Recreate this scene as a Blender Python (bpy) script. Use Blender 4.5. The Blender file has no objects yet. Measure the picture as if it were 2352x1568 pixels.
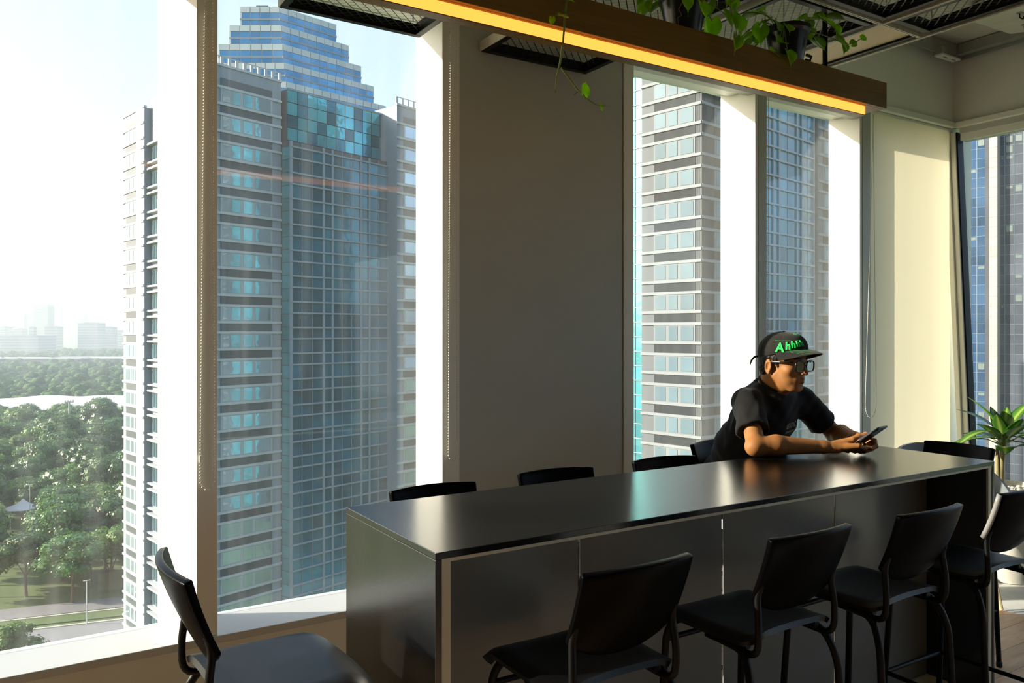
import bpy, bmesh, math, random
import numpy as np
from mathutils import Vector, Matrix, Euler, noise

random.seed(7)
rng = np.random.default_rng(7)
scene = bpy.context.scene
COL = scene.collection
PI = math.pi
R = math.radians

# ------------------------------------------------------------------ camera
CAM_H = 1.60
FX, FY = 0.534179, 0.845371          # horizontal viewing direction
cam_d = bpy.data.cameras.new('camera')
cam = bpy.data.objects.new('camera', cam_d)
COL.objects.link(cam)
cam_d.sensor_width = 36.0
cam_d.lens = 36.0 * 1835.0 / 2352.0
cam_d.shift_y = -22.0 / 2352.0
cam_d.clip_start = 0.05
cam_d.clip_end = 20000.0
cam.location = (0, 0, CAM_H)
cam.rotation_euler = Vector((FX, FY, 0)).to_track_quat('-Z', 'Y').to_euler()
scene.camera = cam

# ------------------------------------------------------------------ world, sun, exposure
SUN_EL = R(21.0)
SUN_TO = Vector((-0.8746 * math.cos(SUN_EL), 0.4848 * math.cos(SUN_EL), math.sin(SUN_EL)))
world = bpy.data.worlds.new('world')
scene.world = world
world.use_nodes = True
wn = world.node_tree.nodes
wl = world.node_tree.links
wn.clear()
w_out = wn.new('ShaderNodeOutputWorld')
w_bg = wn.new('ShaderNodeBackground')
w_sky = wn.new('ShaderNodeTexSky')
w_sky.sky_type = 'NISHITA'
w_sky.sun_disc = False
w_sky.sun_elevation = SUN_EL
w_sky.sun_rotation = math.atan2(SUN_TO.x, SUN_TO.y)
w_sky.altitude = 60
w_sky.air_density = 1.0
w_sky.dust_density = 3.5
w_sky.ozone_density = 1.6
w_bg.inputs['Strength'].default_value = 1.0
w_mul = wn.new('ShaderNodeVectorMath'); w_mul.operation = 'MULTIPLY_ADD'
w_mul.inputs[1].default_value = (0.080, 0.080, 0.080)      # clear sky share
w_mul.inputs[2].default_value = (0.125, 0.140, 0.165)      # even white haze over the whole sky
wl.new(w_sky.outputs[0], w_mul.inputs[0])
wl.new(w_mul.outputs[0], w_bg.inputs['Color'])
wl.new(w_bg.outputs[0], w_out.inputs['Surface'])

sun_d = bpy.data.lights.new('sun', 'SUN')
sun_d.energy = 3.5
sun_d.color = (1.0, 0.89, 0.72)
sun_d.angle = R(0.6)
sun = bpy.data.objects.new('sun', sun_d)
COL.objects.link(sun)
sun.rotation_euler = (-SUN_TO).to_track_quat('-Z', 'Y').to_euler()
sun.location = SUN_TO * 50

vs = scene.view_settings
vs.view_transform = 'Standard'
vs.look = 'None'
vs.gamma = 1.0
vs.use_curve_mapping = False
vs.exposure = 1.68
scene.cycles.use_denoising = True
scene.cycles.max_bounces = 10
scene.cycles.diffuse_bounces = 5
scene.cycles.glossy_bounces = 4
scene.cycles.transmission_bounces = 6
scene.cycles.transparent_max_bounces = 24
scene.cycles.volume_bounces = 0
scene.cycles.sample_clamp_indirect = 6.0
scene.cycles.caustics_reflective = False
scene.cycles.caustics_refractive = False

# ------------------------------------------------------------------ material helpers
MATS = {}
def nodes_of(m):
    m.use_nodes = True
    return m.node_tree.nodes, m.node_tree.links

def mat(name, col, rough=0.5, metal=0.0, spec=0.5, var=0.0, vscale=4.0, stretch=(1, 1, 1),
        bump=0.0, bscale=60.0, bdist=0.004, coat=0.0, emit=None, estr=0.0, trans=0.0, objvar=0.0, coords='Object', sheen=0.0):
    """principled material; var: noise colour variation; objvar: per-object brightness change."""
    if name in MATS:
        return MATS[name]
    m = bpy.data.materials.new(name)
    n, l = nodes_of(m)
    p = n['Principled BSDF']
    p.inputs['Base Color'].default_value = (*col, 1)
    p.inputs['Roughness'].default_value = rough
    p.inputs['Metallic'].default_value = metal
    p.inputs['Specular IOR Level'].default_value = spec
    p.inputs['Coat Weight'].default_value = coat
    p.inputs['Coat Roughness'].default_value = 0.08
    if sheen:
        p.inputs['Sheen Weight'].default_value = sheen
    if emit:
        p.inputs['Emission Color'].default_value = (*emit, 1)
        p.inputs['Emission Strength'].default_value = estr
    src = None
    if var or bump:
        tc = n.new('ShaderNodeTexCoord'); mp = n.new('ShaderNodeMapping')
        mp.inputs['Scale'].default_value = stretch
        l.new(tc.outputs[coords], mp.inputs[0])
        src = mp
    colout = None
    if var:
        nz = n.new('ShaderNodeTexNoise'); nz.inputs['Scale'].default_value = vscale
        nz.inputs['Detail'].default_value = 6; nz.inputs['Roughness'].default_value = 0.6
        l.new(src.outputs[0], nz.inputs['Vector'])
        mr = n.new('ShaderNodeMapRange')
        mr.inputs['From Min'].default_value = 0.25; mr.inputs['From Max'].default_value = 0.75
        mr.inputs['To Min'].default_value = 1 - var; mr.inputs['To Max'].default_value = 1 + var
        l.new(nz.outputs['Fac'], mr.inputs['Value'])
        mx = n.new('ShaderNodeMix'); mx.data_type = 'RGBA'; mx.blend_type = 'MULTIPLY'
        mx.inputs[0].default_value = 1.0
        mx.inputs[6].default_value = (*col, 1)
        l.new(mr.outputs[0], mx.inputs[7])
        colout = mx.outputs[2]
    if objvar:
        oi = n.new('ShaderNodeObjectInfo')
        mr2 = n.new('ShaderNodeMapRange')
        mr2.inputs['To Min'].default_value = 1 - objvar; mr2.inputs['To Max'].default_value = 1 + objvar
        l.new(oi.outputs['Random'], mr2.inputs['Value'])
        mx2 = n.new('ShaderNodeMix'); mx2.data_type = 'RGBA'; mx2.blend_type = 'MULTIPLY'
        mx2.inputs[0].default_value = 1.0
        if colout: l.new(colout, mx2.inputs[6])
        else: mx2.inputs[6].default_value = (*col, 1)
        l.new(mr2.outputs[0], mx2.inputs[7])
        colout = mx2.outputs[2]
    if colout:
        l.new(colout, p.inputs['Base Color'])
    if bump:
        nb = n.new('ShaderNodeTexNoise'); nb.inputs['Scale'].default_value = bscale
        nb.inputs['Detail'].default_value = 4
        l.new(src.outputs[0], nb.inputs['Vector'])
        bp = n.new('ShaderNodeBump'); bp.inputs['Strength'].default_value = bump
        bp.inputs['Distance'].default_value = bdist
        l.new(nb.outputs['Fac'], bp.inputs['Height'])
        l.new(bp.outputs[0], p.inputs['Normal'])
    MATS[name] = m
    return m

def wood_mat(name, c1, c2, rough=0.45, scale=1.0, axis=(0.6, 9, 9), bands=3.0, objvar=0.0):
    m = bpy.data.materials.new(name)
    n, l = nodes_of(m)
    p = n['Principled BSDF']; p.inputs['Roughness'].default_value = rough
    p.inputs['Specular IOR Level'].default_value = 0.22
    tc = n.new('ShaderNodeTexCoord'); mp = n.new('ShaderNodeMapping')
    mp.inputs['Scale'].default_value = [a * scale for a in axis]
    l.new(tc.outputs['Object'], mp.inputs[0])
    nz = n.new('ShaderNodeTexNoise'); nz.inputs['Scale'].default_value = bands
    nz.inputs['Detail'].default_value = 8; nz.inputs['Roughness'].default_value = 0.65
    nz.inputs['Distortion'].default_value = 0.6
    l.new(mp.outputs[0], nz.inputs['Vector'])
    cr = n.new('ShaderNodeValToRGB')
    cr.color_ramp.elements[0].position = 0.3; cr.color_ramp.elements[0].color = (*c1, 1)
    cr.color_ramp.elements[1].position = 0.72; cr.color_ramp.elements[1].color = (*c2, 1)
    l.new(nz.outputs['Fac'], cr.inputs[0])
    out = cr.outputs[0]
    if objvar:
        oi = n.new('ShaderNodeObjectInfo'); mr = n.new('ShaderNodeMapRange')
        mr.inputs['To Min'].default_value = 1 - objvar; mr.inputs['To Max'].default_value = 1 + objvar
        l.new(oi.outputs['Random'], mr.inputs['Value'])
        mx = n.new('ShaderNodeMix'); mx.data_type = 'RGBA'; mx.blend_type = 'MULTIPLY'; mx.inputs[0].default_value = 1
        l.new(out, mx.inputs[6]); l.new(mr.outputs[0], mx.inputs[7]); out = mx.outputs[2]
    l.new(out, p.inputs['Base Color'])
    MATS[name] = m
    return m

def window_glass(name, tint, veil, veil_col, refl=0.04, streaks=0.0):
    """clear pane with a film of dust: transparent + mirror by viewing angle + a little scattering."""
    m = bpy.data.materials.new(name)
    n, l = nodes_of(m)
    n.clear()
    out = n.new('ShaderNodeOutputMaterial')
    tr = n.new('ShaderNodeBsdfTransparent'); tr.inputs[0].default_value = (*tint, 1)
    gl = n.new('ShaderNodeBsdfGlossy'); gl.inputs['Roughness'].default_value = 0.0
    tl = n.new('ShaderNodeBsdfTranslucent'); tl.inputs[0].default_value = (*veil_col, 1)
    lw = n.new('ShaderNodeLayerWeight'); lw.inputs[0].default_value = 0.5
    pw = n.new('ShaderNodeMath'); pw.operation = 'POWER'; pw.inputs[1].default_value = 5
    l.new(lw.outputs['Facing'], pw.inputs[0])
    mr = n.new('ShaderNodeMapRange'); mr.inputs['To Min'].default_value = refl; mr.inputs['To Max'].default_value = 1.0
    l.new(pw.outputs[0], mr.inputs['Value'])
    # dust film: vertical runs and specks
    tc = n.new('ShaderNodeTexCoord'); mp = n.new('ShaderNodeMapping')
    mp.inputs['Scale'].default_value = (9, 1, 0.35)
    l.new(tc.outputs['Object'], mp.inputs[0])
    nz = n.new('ShaderNodeTexNoise'); nz.inputs['Scale'].default_value = 1.6; nz.inputs['Detail'].default_value = 5
    l.new(mp.outputs[0], nz.inputs['Vector'])
    vr = n.new('ShaderNodeMapRange')
    vr.inputs['From Min'].default_value = 0.45; vr.inputs['From Max'].default_value = 0.75
    vr.inputs['To Min'].default_value = veil; vr.inputs['To Max'].default_value = veil * (1 + streaks)
    l.new(nz.outputs['Fac'], vr.inputs['Value'])
    m1 = n.new('ShaderNodeMixShader'); m2 = n.new('ShaderNodeMixShader')
    l.new(vr.outputs[0], m1.inputs[0]); l.new(tr.outputs[0], m1.inputs[1]); l.new(tl.outputs[0], m1.inputs[2])
    l.new(mr.outputs[0], m2.inputs[0]); l.new(m1.outputs[0], m2.inputs[1]); l.new(gl.outputs[0], m2.inputs[2])
    l.new(m2.outputs[0], out.inputs['Surface'])
    MATS[name] = m
    return m

def leaf_mat(name, c1, c2, trans=0.45, vein=None, rough=0.4, scale=6.0, objvar=0.15):
    m = bpy.data.materials.new(name)
    n, l = nodes_of(m)
    p = n['Principled BSDF']; out = n['Material Output']
    p.inputs['Roughness'].default_value = rough
    tc = n.new('ShaderNodeTexCoord')
    nz = n.new('ShaderNodeTexNoise'); nz.inputs['Scale'].default_value = scale; nz.inputs['Detail'].default_value = 3
    l.new(tc.outputs['Object'], nz.inputs['Vector'])
    cr = n.new('ShaderNodeValToRGB')
    cr.color_ramp.elements[0].position = 0.35; cr.color_ramp.elements[0].color = (*c1, 1)
    cr.color_ramp.elements[1].position = 0.68; cr.color_ramp.elements[1].color = (*c2, 1)
    l.new(nz.outputs['Fac'], cr.inputs[0])
    oi = n.new('ShaderNodeObjectInfo'); mr = n.new('ShaderNodeMapRange')
    mr.inputs['To Min'].default_value = 1 - objvar; mr.inputs['To Max'].default_value = 1 + objvar
    l.new(oi.outputs['Random'], mr.inputs['Value'])
    mx = n.new('ShaderNodeMix'); mx.data_type = 'RGBA'; mx.blend_type = 'MULTIPLY'; mx.inputs[0].default_value = 1
    l.new(cr.outputs[0], mx.inputs[6]); l.new(mr.outputs[0], mx.inputs[7])
    l.new(mx.outputs[2], p.inputs['Base Color'])
    tl = n.new('ShaderNodeBsdfTranslucent')
    g = n.new('ShaderNodeMix'); g.data_type = 'RGBA'; g.blend_type = 'MULTIPLY'; g.inputs[0].default_value = 1
    l.new(mx.outputs[2], g.inputs[6]); g.inputs[7].default_value = (1.5, 1.6, 0.7, 1)
    l.new(g.outputs[2], tl.inputs[0])
    ms = n.new('ShaderNodeMixShader'); ms.inputs[0].default_value = trans
    l.new(p.outputs[0], ms.inputs[1]); l.new(tl.outputs[0], ms.inputs[2]); l.new(ms.outputs[0], out.inputs['Surface'])
    MATS[name] = m
    return m

# ------------------------------------------------------------------ object helpers
def tag(o, label=None, cat=None, group=None, kind=None):
    if label: o['label'] = label
    if cat: o['category'] = cat
    if group: o['group'] = group
    if kind: o['kind'] = kind
    return o

def empty(name, loc=(0, 0, 0), rz=0.0, label=None, cat=None, group=None, kind=None):
    o = bpy.data.objects.new(name, None)
    COL.objects.link(o)
    o.empty_display_size = 0.1
    o.location = loc; o.rotation_euler = (0, 0, rz)
    return tag(o, label, cat, group, kind)

def link(name, me, m=None, parent=None, loc=None, rot=None):
    o = bpy.data.objects.new(name, me)
    COL.objects.link(o)
    if m is not None and len(me.materials) == 0:
        me.materials.append(m)
    if parent is not None: o.parent = parent
    if loc is not None: o.location = loc
    if rot is not None: o.rotation_euler = rot
    return o

def kids(o):
    return [c for c in bpy.data.objects if c.parent is o]

def copy_tree(o, parent=None, cache=None):
    c = o.copy()
    COL.objects.link(c)
    c.parent = parent
    for ch in (cache[o.name] if cache and o.name in cache else kids(o)):
        copy_tree(ch, c, cache)
    return c

class MB:
    def __init__(self):
        self.v = []; self.f = []
    def add(self, vs, fs):
        b = len(self.v)
        self.v.extend([tuple(p) for p in vs])
        self.f.extend([tuple(b + i for i in q) for q in fs])
        return self
    def box(self, x0, x1, y0, y1, z0, z1, M=None):
        vs = [(x, y, z) for z in (z0, z1) for y in (y0, y1) for x in (x0, x1)]
        if M is not None: vs = [tuple(M @ Vector(p)) for p in vs]
        return self.add(vs, [(0, 2, 3, 1), (4, 5, 7, 6), (0, 1, 5, 4), (2, 6, 7, 3), (0, 4, 6, 2), (1, 3, 7, 5)])
    def tube(self, pts, r, n=8, closed=False, caps=True):
        pts = [Vector(p) for p in pts]
        rs = r if isinstance(r, (list, tuple)) else [r] * len(pts)
        N = len(pts)
        vs = []; up = None
        for i, p in enumerate(pts):
            if closed: t = (pts[(i + 1) % N] - pts[i - 1])
            else: t = pts[min(i + 1, N - 1)] - pts[max(i - 1, 0)]
            if t.length < 1e-9: t = Vector((0, 0, 1))
            t.normalize()
            if up is None:
                up = Vector((0, 0, 1)) if abs(t.z) < 0.9 else Vector((1, 0, 0))
            a = t.cross(up)
            if a.length < 1e-6: a = t.orthogonal()
            a.normalize(); b = a.cross(t).normalized(); up = b
            for k in range(n):
                an = 2 * PI * k / n
                vs.append(p + (a * math.cos(an) + b * math.sin(an)) * rs[i])
        fs = []
        for i in range(N if closed else N - 1):
            j = (i + 1) % N
            for k in range(n):
                k2 = (k + 1) % n
                fs.append((i * n + k, i * n + k2, j * n + k2, j * n + k))
        if caps and not closed:
            fs.append(tuple(range(n))[::-1]); fs.append(tuple((N - 1) * n + k for k in range(n)))
        return self.add(vs, fs)
    def lathe(self, prof, n=24, c=(0, 0, 0), close=False):
        vs = []; fs = []
        for r, z in prof:
            for k in range(n):
                a = 2 * PI * k / n
                vs.append((c[0] + r * math.cos(a), c[1] + r * math.sin(a), c[2] + z))
        m = len(prof)
        for i in range(m - 1):
            for k in range(n):
                k2 = (k + 1) % n
                fs.append((i * n + k, i * n + k2, (i + 1) * n + k2, (i + 1) * n + k))
        if close:
            fs.append(tuple(range(n))[::-1]); fs.append(tuple((m - 1) * n + k for k in range(n)))
        return self.add(vs, fs)
    def prism(self, poly, z0, z1):
        """vertical prism over a plan polygon (counter-clockwise)"""
        n = len(poly)
        vs = [(x, y, z0) for x, y in poly] + [(x, y, z1) for x, y in poly]
        fs = [tuple(range(n))[::-1], tuple(range(n, 2 * n))]
        for i in range(n):
            j = (i + 1) % n
            fs.append((i, j, n + j, n + i))
        return self.add(vs, fs)
    def grid(self, P, thick=None):
        """P: rows x cols array of points -> sheet (optionally thickened along normals)"""
        P = np.asarray(P, float); a, b = P.shape[:2]
        idx = lambda i, j: i * b + j
        fs = [(idx(i, j), idx(i, j + 1), idx(i + 1, j + 1), idx(i + 1, j)) for i in range(a - 1) for j in range(b - 1)]
        if thick is None:
            return self.add(P.reshape(-1, 3), fs)
        du = np.gradient(P, axis=0); dv = np.gradient(P, axis=1)
        nn = np.cross(dv, du); nn /= np.linalg.norm(nn, axis=2, keepdims=True) + 1e-12
        th = thick if np.ndim(thick) == 2 else np.full((a, b), thick)
        A = P + nn * th[..., None] / 2; B = P - nn * th[..., None] / 2
        o = a * b
        vs = np.concatenate([A.reshape(-1, 3), B.reshape(-1, 3)])
        f2 = [q[::-1] for q in fs] + [tuple(i + o for i in q) for q in fs]
        edge = [idx(0, j) for j in range(b)] + [idx(i, b - 1) for i in range(1, a)] + \
               [idx(a - 1, j) for j in range(b - 2, -1, -1)] + [idx(i, 0) for i in range(a - 2, 0, -1)]
        for k in range(len(edge)):
            p, q = edge[k], edge[(k + 1) % len(edge)]
            f2.append((p, q, q + o, p + o))
        return self.add(vs, f2)
    def mesh(self, name, bevel=0.0, seg=2, smooth=False, angle=None):
        me = bpy.data.meshes.new(name)
        me.from_pydata(self.v, [], self.f)
        me.update()
        bm = bmesh.new(); bm.from_mesh(me)
        bmesh.ops.recalc_face_normals(bm, faces=bm.faces)
        if bevel > 0:
            es = [e for e in bm.edges if len(e.link_faces) == 2 and e.calc_face_angle(0) > R(40)]
            bmesh.ops.bevel(bm, geom=es, offset=bevel, segments=seg, affect='EDGES', clamp_overlap=True, profile=0.5)
        bm.to_mesh(me); bm.free()
        if smooth:
            for p in me.polygons: p.use_smooth = True
            if angle is not None:
                me.set_sharp_from_angle(angle=R(angle))
        return me
    def build(self, name, m, parent=None, bevel=0.0, seg=2, smooth=False, angle=None, loc=None, rot=None):
        return link(name, self.mesh(name, bevel, seg, smooth, angle), m, parent, loc, rot)

def box(name, m, x0, x1, y0, y1, z0, z1, parent=None, bevel=0.0):
    return MB().box(x0, x1, y0, y1, z0, z1).build(name, m, parent, bevel)

def arc(pts, rad, n=5):
    """round the corners of a polyline"""
    pts = [Vector(p) for p in pts]
    out = [pts[0]]
    for i in range(1, len(pts) - 1):
        a, b, c = pts[i - 1], pts[i], pts[i + 1]
        r = min(rad, (a - b).length * 0.49, (c - b).length * 0.49)
        p0 = b + (a - b).normalized() * r; p1 = b + (c - b).normalized() * r
        for k in range(n + 1):
            t = k / n
            out.append(p0 * (1 - t) ** 2 + b * 2 * t * (1 - t) + p1 * t * t)
    out.append(pts[-1])
    return out
# ------------------------------------------------------------------ materials of the room
M_wall = mat('wall_paint', (0.83, 0.84, 0.79), 0.85, var=0.04, vscale=1.5, bump=0.05, bscale=180)
M_panelwall = mat('column_board', (0.485, 0.505, 0.47), 0.8, var=0.06, vscale=0.9, bump=0.03, bscale=120)
M_frame = mat('window_frame_paint', (0.80, 0.80, 0.76), 0.45, var=0.02, vscale=3)
M_alu = mat('grey_aluminium', (0.50, 0.51, 0.46), 0.5)
M_sill = mat('sill_white', (0.56, 0.58, 0.59), 0.35, var=0.02, vscale=2)
M_black = mat('black_laminate', (0.004, 0.004, 0.004), 0.21, spec=0.95, var=0.25, vscale=2.2, stretch=(1, 6, 6), bump=0.03, bscale=14)
M_blackmetal = mat('black_metal', (0.002, 0.002, 0.0025), 0.45, spec=0.2)
M_plastic = mat('black_plastic', (0.003, 0.003, 0.0035), 0.36, spec=0.3, bump=0.06, bscale=350)
M_plastic2 = mat('black_plastic_dull', (0.0012, 0.0012, 0.0014), 0.30, spec=0.05)  # seat plastic darkened: the shade on the backrests is put into its colour
M_cream = mat('cream_edge_board', (0.62, 0.58, 0.45), 0.5)
M_greypanel = mat('grey_laminate_panel', (0.20, 0.195, 0.18), 0.30, spec=0.5, var=0.05, vscale=1.2)
M_concrete = mat('concrete', (0.60, 0.58, 0.52), 0.9, var=0.18, vscale=3, bump=0.25, bscale=30)
M_steel = mat('galvanised_steel', (0.45, 0.46, 0.44), 0.45, metal=0.7, var=0.08, vscale=12)
M_raillight = mat('pale_metal_rail', (0.60, 0.57, 0.48), 0.5)  # pale rails; also colours two panel sides as if window-lit
M_carpet = mat('grey_floor', (0.56, 0.57, 0.55), 0.85, var=0.2, vscale=5, bump=0.2, bscale=90)
M_floorwood = wood_mat('floor_wood', (0.40, 0.25, 0.15), (0.60, 0.42, 0.27), 0.4, 1.0, (1.0, 10, 10), 2.5, objvar=0.10)
M_beam = wood_mat('beam_veneer', (0.14, 0.078, 0.012), (0.22, 0.125, 0.024), 0.4, 1.0, (1.2, 14, 14), 2.0)
M_ply = wood_mat('plywood', (0.62, 0.46, 0.26), (0.74, 0.58, 0.36), 0.5, 1.0, (6, 1.2, 6), 2.0)
M_led = mat('led_diffuser', (0.9, 0.7, 0.3), 0.5, emit=(1.0, 0.27, 0.035), estr=0.75)
M_glassW = window_glass('window_glass_dusty', (0.955, 0.975, 0.975), 0.0115, (0.97, 0.98, 1.0), 0.03, 1.6)
M_glassR = window_glass('window_glass_grey', (0.90, 0.93, 0.95), 0.012, (1.0, 0.95, 0.9), 0.03, 0.8)

def struct(o):
    o['kind'] = 'structure'
    return o

WY = 3.20     # inner face of the window wall
GY = 3.42     # glass plane
SZ = 0.436    # sill
HZ = 3.06     # head of the windows
CZ = 3.66     # slab
RX = 5.83     # right wall plane

# floor: grey beyond, planks near the table
floor = struct(box('floor', M_carpet, -9, RX + 0.3, -9, WY + 0.3, -0.12, -0.022))
plank_me = MB().box(-0.6, 0.6, -0.0745, 0.0745, -0.022, 0).mesh('plank', bevel=0.0015, seg=1)
plank_me.materials.append(M_floorwood)
for j in range(16):
    y = 0.80 + 0.15 * j
    off = (j * 0.47) % 1.2
    x = 4.85 - off
    k = 0
    while x > 2.3:
        x0 = max(x - 1.2, 2.3); L = x - x0
        if L > 0.05:
            o = bpy.data.objects.new('plank', plank_me); COL.objects.link(o); o.parent = floor
            o.location = ((x + x0) / 2, y, 0); o.scale = ((L - 0.002) / 1.2, 1, 1)
        x -= 1.2
    if off > 0.05:
        o = bpy.data.objects.new('plank', plank_me); COL.objects.link(o); o.parent = floor
        o.location = (4.85 - off / 2, y, 0); o.scale = ((off - 0.002) / 1.2, 1, 1)
MB().box(-9, 2.3, -9, 3.2, -0.022, 0).box(2.3, 4.85, -9, 0.725, -0.022, 0).build('plank_field', M_floorwood, floor)
MB().box(4.85, RX, -9, 3.2, -0.022, -0.004).box(2.3, 4.85, 3.125, 3.2, -0.022, -0.004).build('grey_field', M_carpet, floor)

# ceiling slab
ceiling = struct(box('ceiling', M_concrete, -9, RX + 0.3, -9, WY + 0.3, CZ, CZ + 0.25))

# window wall: bottom band, head band, piers
wall_front = struct(empty('wall_front'))
box('apron', M_wall, -9, RX + 0.3, WY, WY + 0.12, 0, SZ - 0.03, wall_front)
box('apron_outer', M_frame, -9, RX + 0.3, WY + 0.12, 3.55, -0.1, SZ - 0.03, wall_front)
box('sill', M_sill, -9, 4.80, WY - 0.012, 3.46, SZ - 0.03, SZ, wall_front, bevel=0.003)
box('sill', M_sill, 4.82, RX, WY + 0.04, 3.46, SZ - 0.03, SZ, wall_front)
box('head_wall', M_wall, -9, RX + 0.3, WY, 3.50, 3.10, CZ, wall_front)
box('head_band', M_frame, -9, RX, WY + 0.01, 3.50, HZ, 3.10, wall_front)
# left divider between the two big windows
box('divider', M_wall, 0.608, 0.684, WY, 3.47, SZ, HZ, wall_front, bevel=0.003)
M_jambmid = mat('jamb_trim', (0.66, 0.71, 0.62), 0.5)
for s0, s1, m_ in ((0.0, 0.309, M_frame), (0.309, 0.60, M_jambmid), (0.60, 1.0, M_frame)):      # splayed jamb, three strips
    xa, ya, xb, yb = 0.608 - 0.097 * s0, 3.2 + 0.22 * s0, 0.608 - 0.097 * s1, 3.2 + 0.22 * s1
    MB().prism([(xa, ya), (xa, 3.47), (xb, 3.47), (xb, yb)], SZ, HZ).build('jamb', m_, wall_front)
# column between window two and three
box('column_frame', M_frame, 1.650, 1.674, WY - 0.004, 3.47, SZ, HZ, wall_front, bevel=0.002)
box('column_frame', M_wall, 1.674, 1.739, WY, 3.47, 0, 3.10, wall_front)
box('column_board', M_panelwall, 1.739, 2.700, WY + 0.004, 3.47, 0, 3.10, wall_front)
box('column_groove', M_blackmetal, 2.700, 2.712, WY + 0.02, 3.47, 0, 3.10, wall_front)
box('column_frame', M_wall, 2.712, 2.775, WY - 0.002, 3.47, 0, 3.10, wall_front)
# mullions
box('mullion', M_frame, 3.711, 3.735, WY, 3.47, SZ, HZ, wall_front, bevel=0.002)
box('mullion', M_alu, 3.735, 3.806, WY - 0.004, 3.40, SZ, HZ, wall_front, bevel=0.002)
box('mullion', M_frame, 4.712, 4.735, WY, 3.435, SZ, HZ, wall_front, bevel=0.002)
box('mullion', M_alu, 4.735, 4.822, WY - 0.004, 3.29, SZ, HZ, wall_front, bevel=0.002)
# head profiles of windows three and four
for a, b in ((2.775, 3.711), (3.806, 4.712)):
    box('head_profile', M_alu, a, b, WY + 0.0, 3.26, 3.0, HZ, wall_front)
    box('head_profile', M_frame, a, b, 3.26, 3.40, 3.03, HZ, wall_front)
for a, b in ((-9, 0.608), (0.684, 1.65)):
    box('head_profile', M_alu, a, b, WY + 0.0, 3.26, 3.02, HZ, wall_front)
box('corner_post', M_wall, RX - 0.01, RX + 0.3, WY + 0.035, 3.5, 0, 3.10, wall_front)
# farther left of the frame: more windows with dividers
for x in (-1.05, -2.75, -4.45, -6.15, -7.85):
    box('divider', M_wall, x, x + 0.08, WY, 3.47, SZ, HZ, wall_front)
# soffit lip along the top of blind and corner
box('soffit_lip', M_wall, 4.82, RX, WY - 0.03, WY + 0.004, 3.075, 3.115, wall_front, bevel=0.004)

# glass panes
panes = [(-0.97, 0.511), (0.684, 1.655), (2.775, 3.715), (3.806, 4.716), (4.735, 5.82)]
for i, (a, b) in enumerate(panes):
    w = struct(MB().box(a, b, GY, GY + 0.012, SZ, HZ).build('window_%d' % (i + 1), M_glassW))
for k, x in enumerate((-2.67, -4.37, -6.07, -7.77)):
    struct(MB().box(x, x + 1.62, GY, GY + 0.012, SZ, HZ).build('window_%d' % (6 + k), M_glassW))

# right wall
wall_right = struct(empty('wall_right'))
box('upper_wall', M_wall, RX, RX + 0.3, -9, WY + 0.012, 3.09, CZ, wall_right)
box('soffit_lip', M_wall, RX - 0.035, RX, -9, WY, 3.075, 3.115, wall_right, bevel=0.004)
box('head_board', M_panelwall, RX + 0.0, RX + 0.10, -9, 3.16, 3.035, 3.09, wall_right)
box('head_profile', M_frame, RX + 0.012, RX + 0.10, -9, 3.16, 2.985, 3.035, wall_right)
box('apron', M_wall, RX, RX + 0.3, -9, WY, 0, 0.44, wall_right)
for y in (1.35, -0.4, -2.15, -3.9, -5.65):
    box('mullion', M_frame, RX + 0.02, RX + 0.14, y, y + 0.07, 0.44, 2.985, wall_right)
# the leaning corner member beside the blind
def lean(name, m, ya, yb, x0, x1, shift=-0.115):
    z0, z1 = 0.44, 3.05
    s = lambda z: shift * (z1 - z) / (z1 - z0)
    vs = [(x, y + s(z), z) for z in (z0, z1) for y in (ya, yb) for x in (x0, x1)]
    return MB().add(vs, [(0, 2, 3, 1), (4, 5, 7, 6), (0, 1, 5, 4), (2, 6, 7, 3), (0, 4, 6, 2), (1, 3, 7, 5)]).build(name, m, wall_right, bevel=0.004)
lean('corner_member', M_wall, 3.225, 3.262, RX - 0.03, RX + 0.10)
lean('corner_member', M_frame, 3.188, 3.225, RX - 0.012, RX + 0.10)
lean('corner_gasket', M_blackmetal, 3.178, 3.188, RX + 0.0, RX + 0.08)
struct(MB().box(RX + 0.05, RX + 0.062, 1.42, 3.18, 0.44, 2.985).build('window_10', M_glassR))
for k, y in enumerate((-0.33, -2.08, -3.83, -5.58)):
    struct(MB().box(RX + 0.05, RX + 0.062, y, y + 1.68, 0.44, 2.985).build('window_%d' % (11 + k), M_glassR))

# rest of the room, behind the camera
M_pale = mat('dim_wall', (0.15, 0.145, 0.13), 0.8)
wall_back = struct(box('wall_back', M_pale, -9, RX + 0.3, -9.2, -9, 0, CZ))
wall_left = struct(box('wall_left', M_pale, -9.2, -9, -9, WY + 0.3, 0, CZ))

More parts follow.
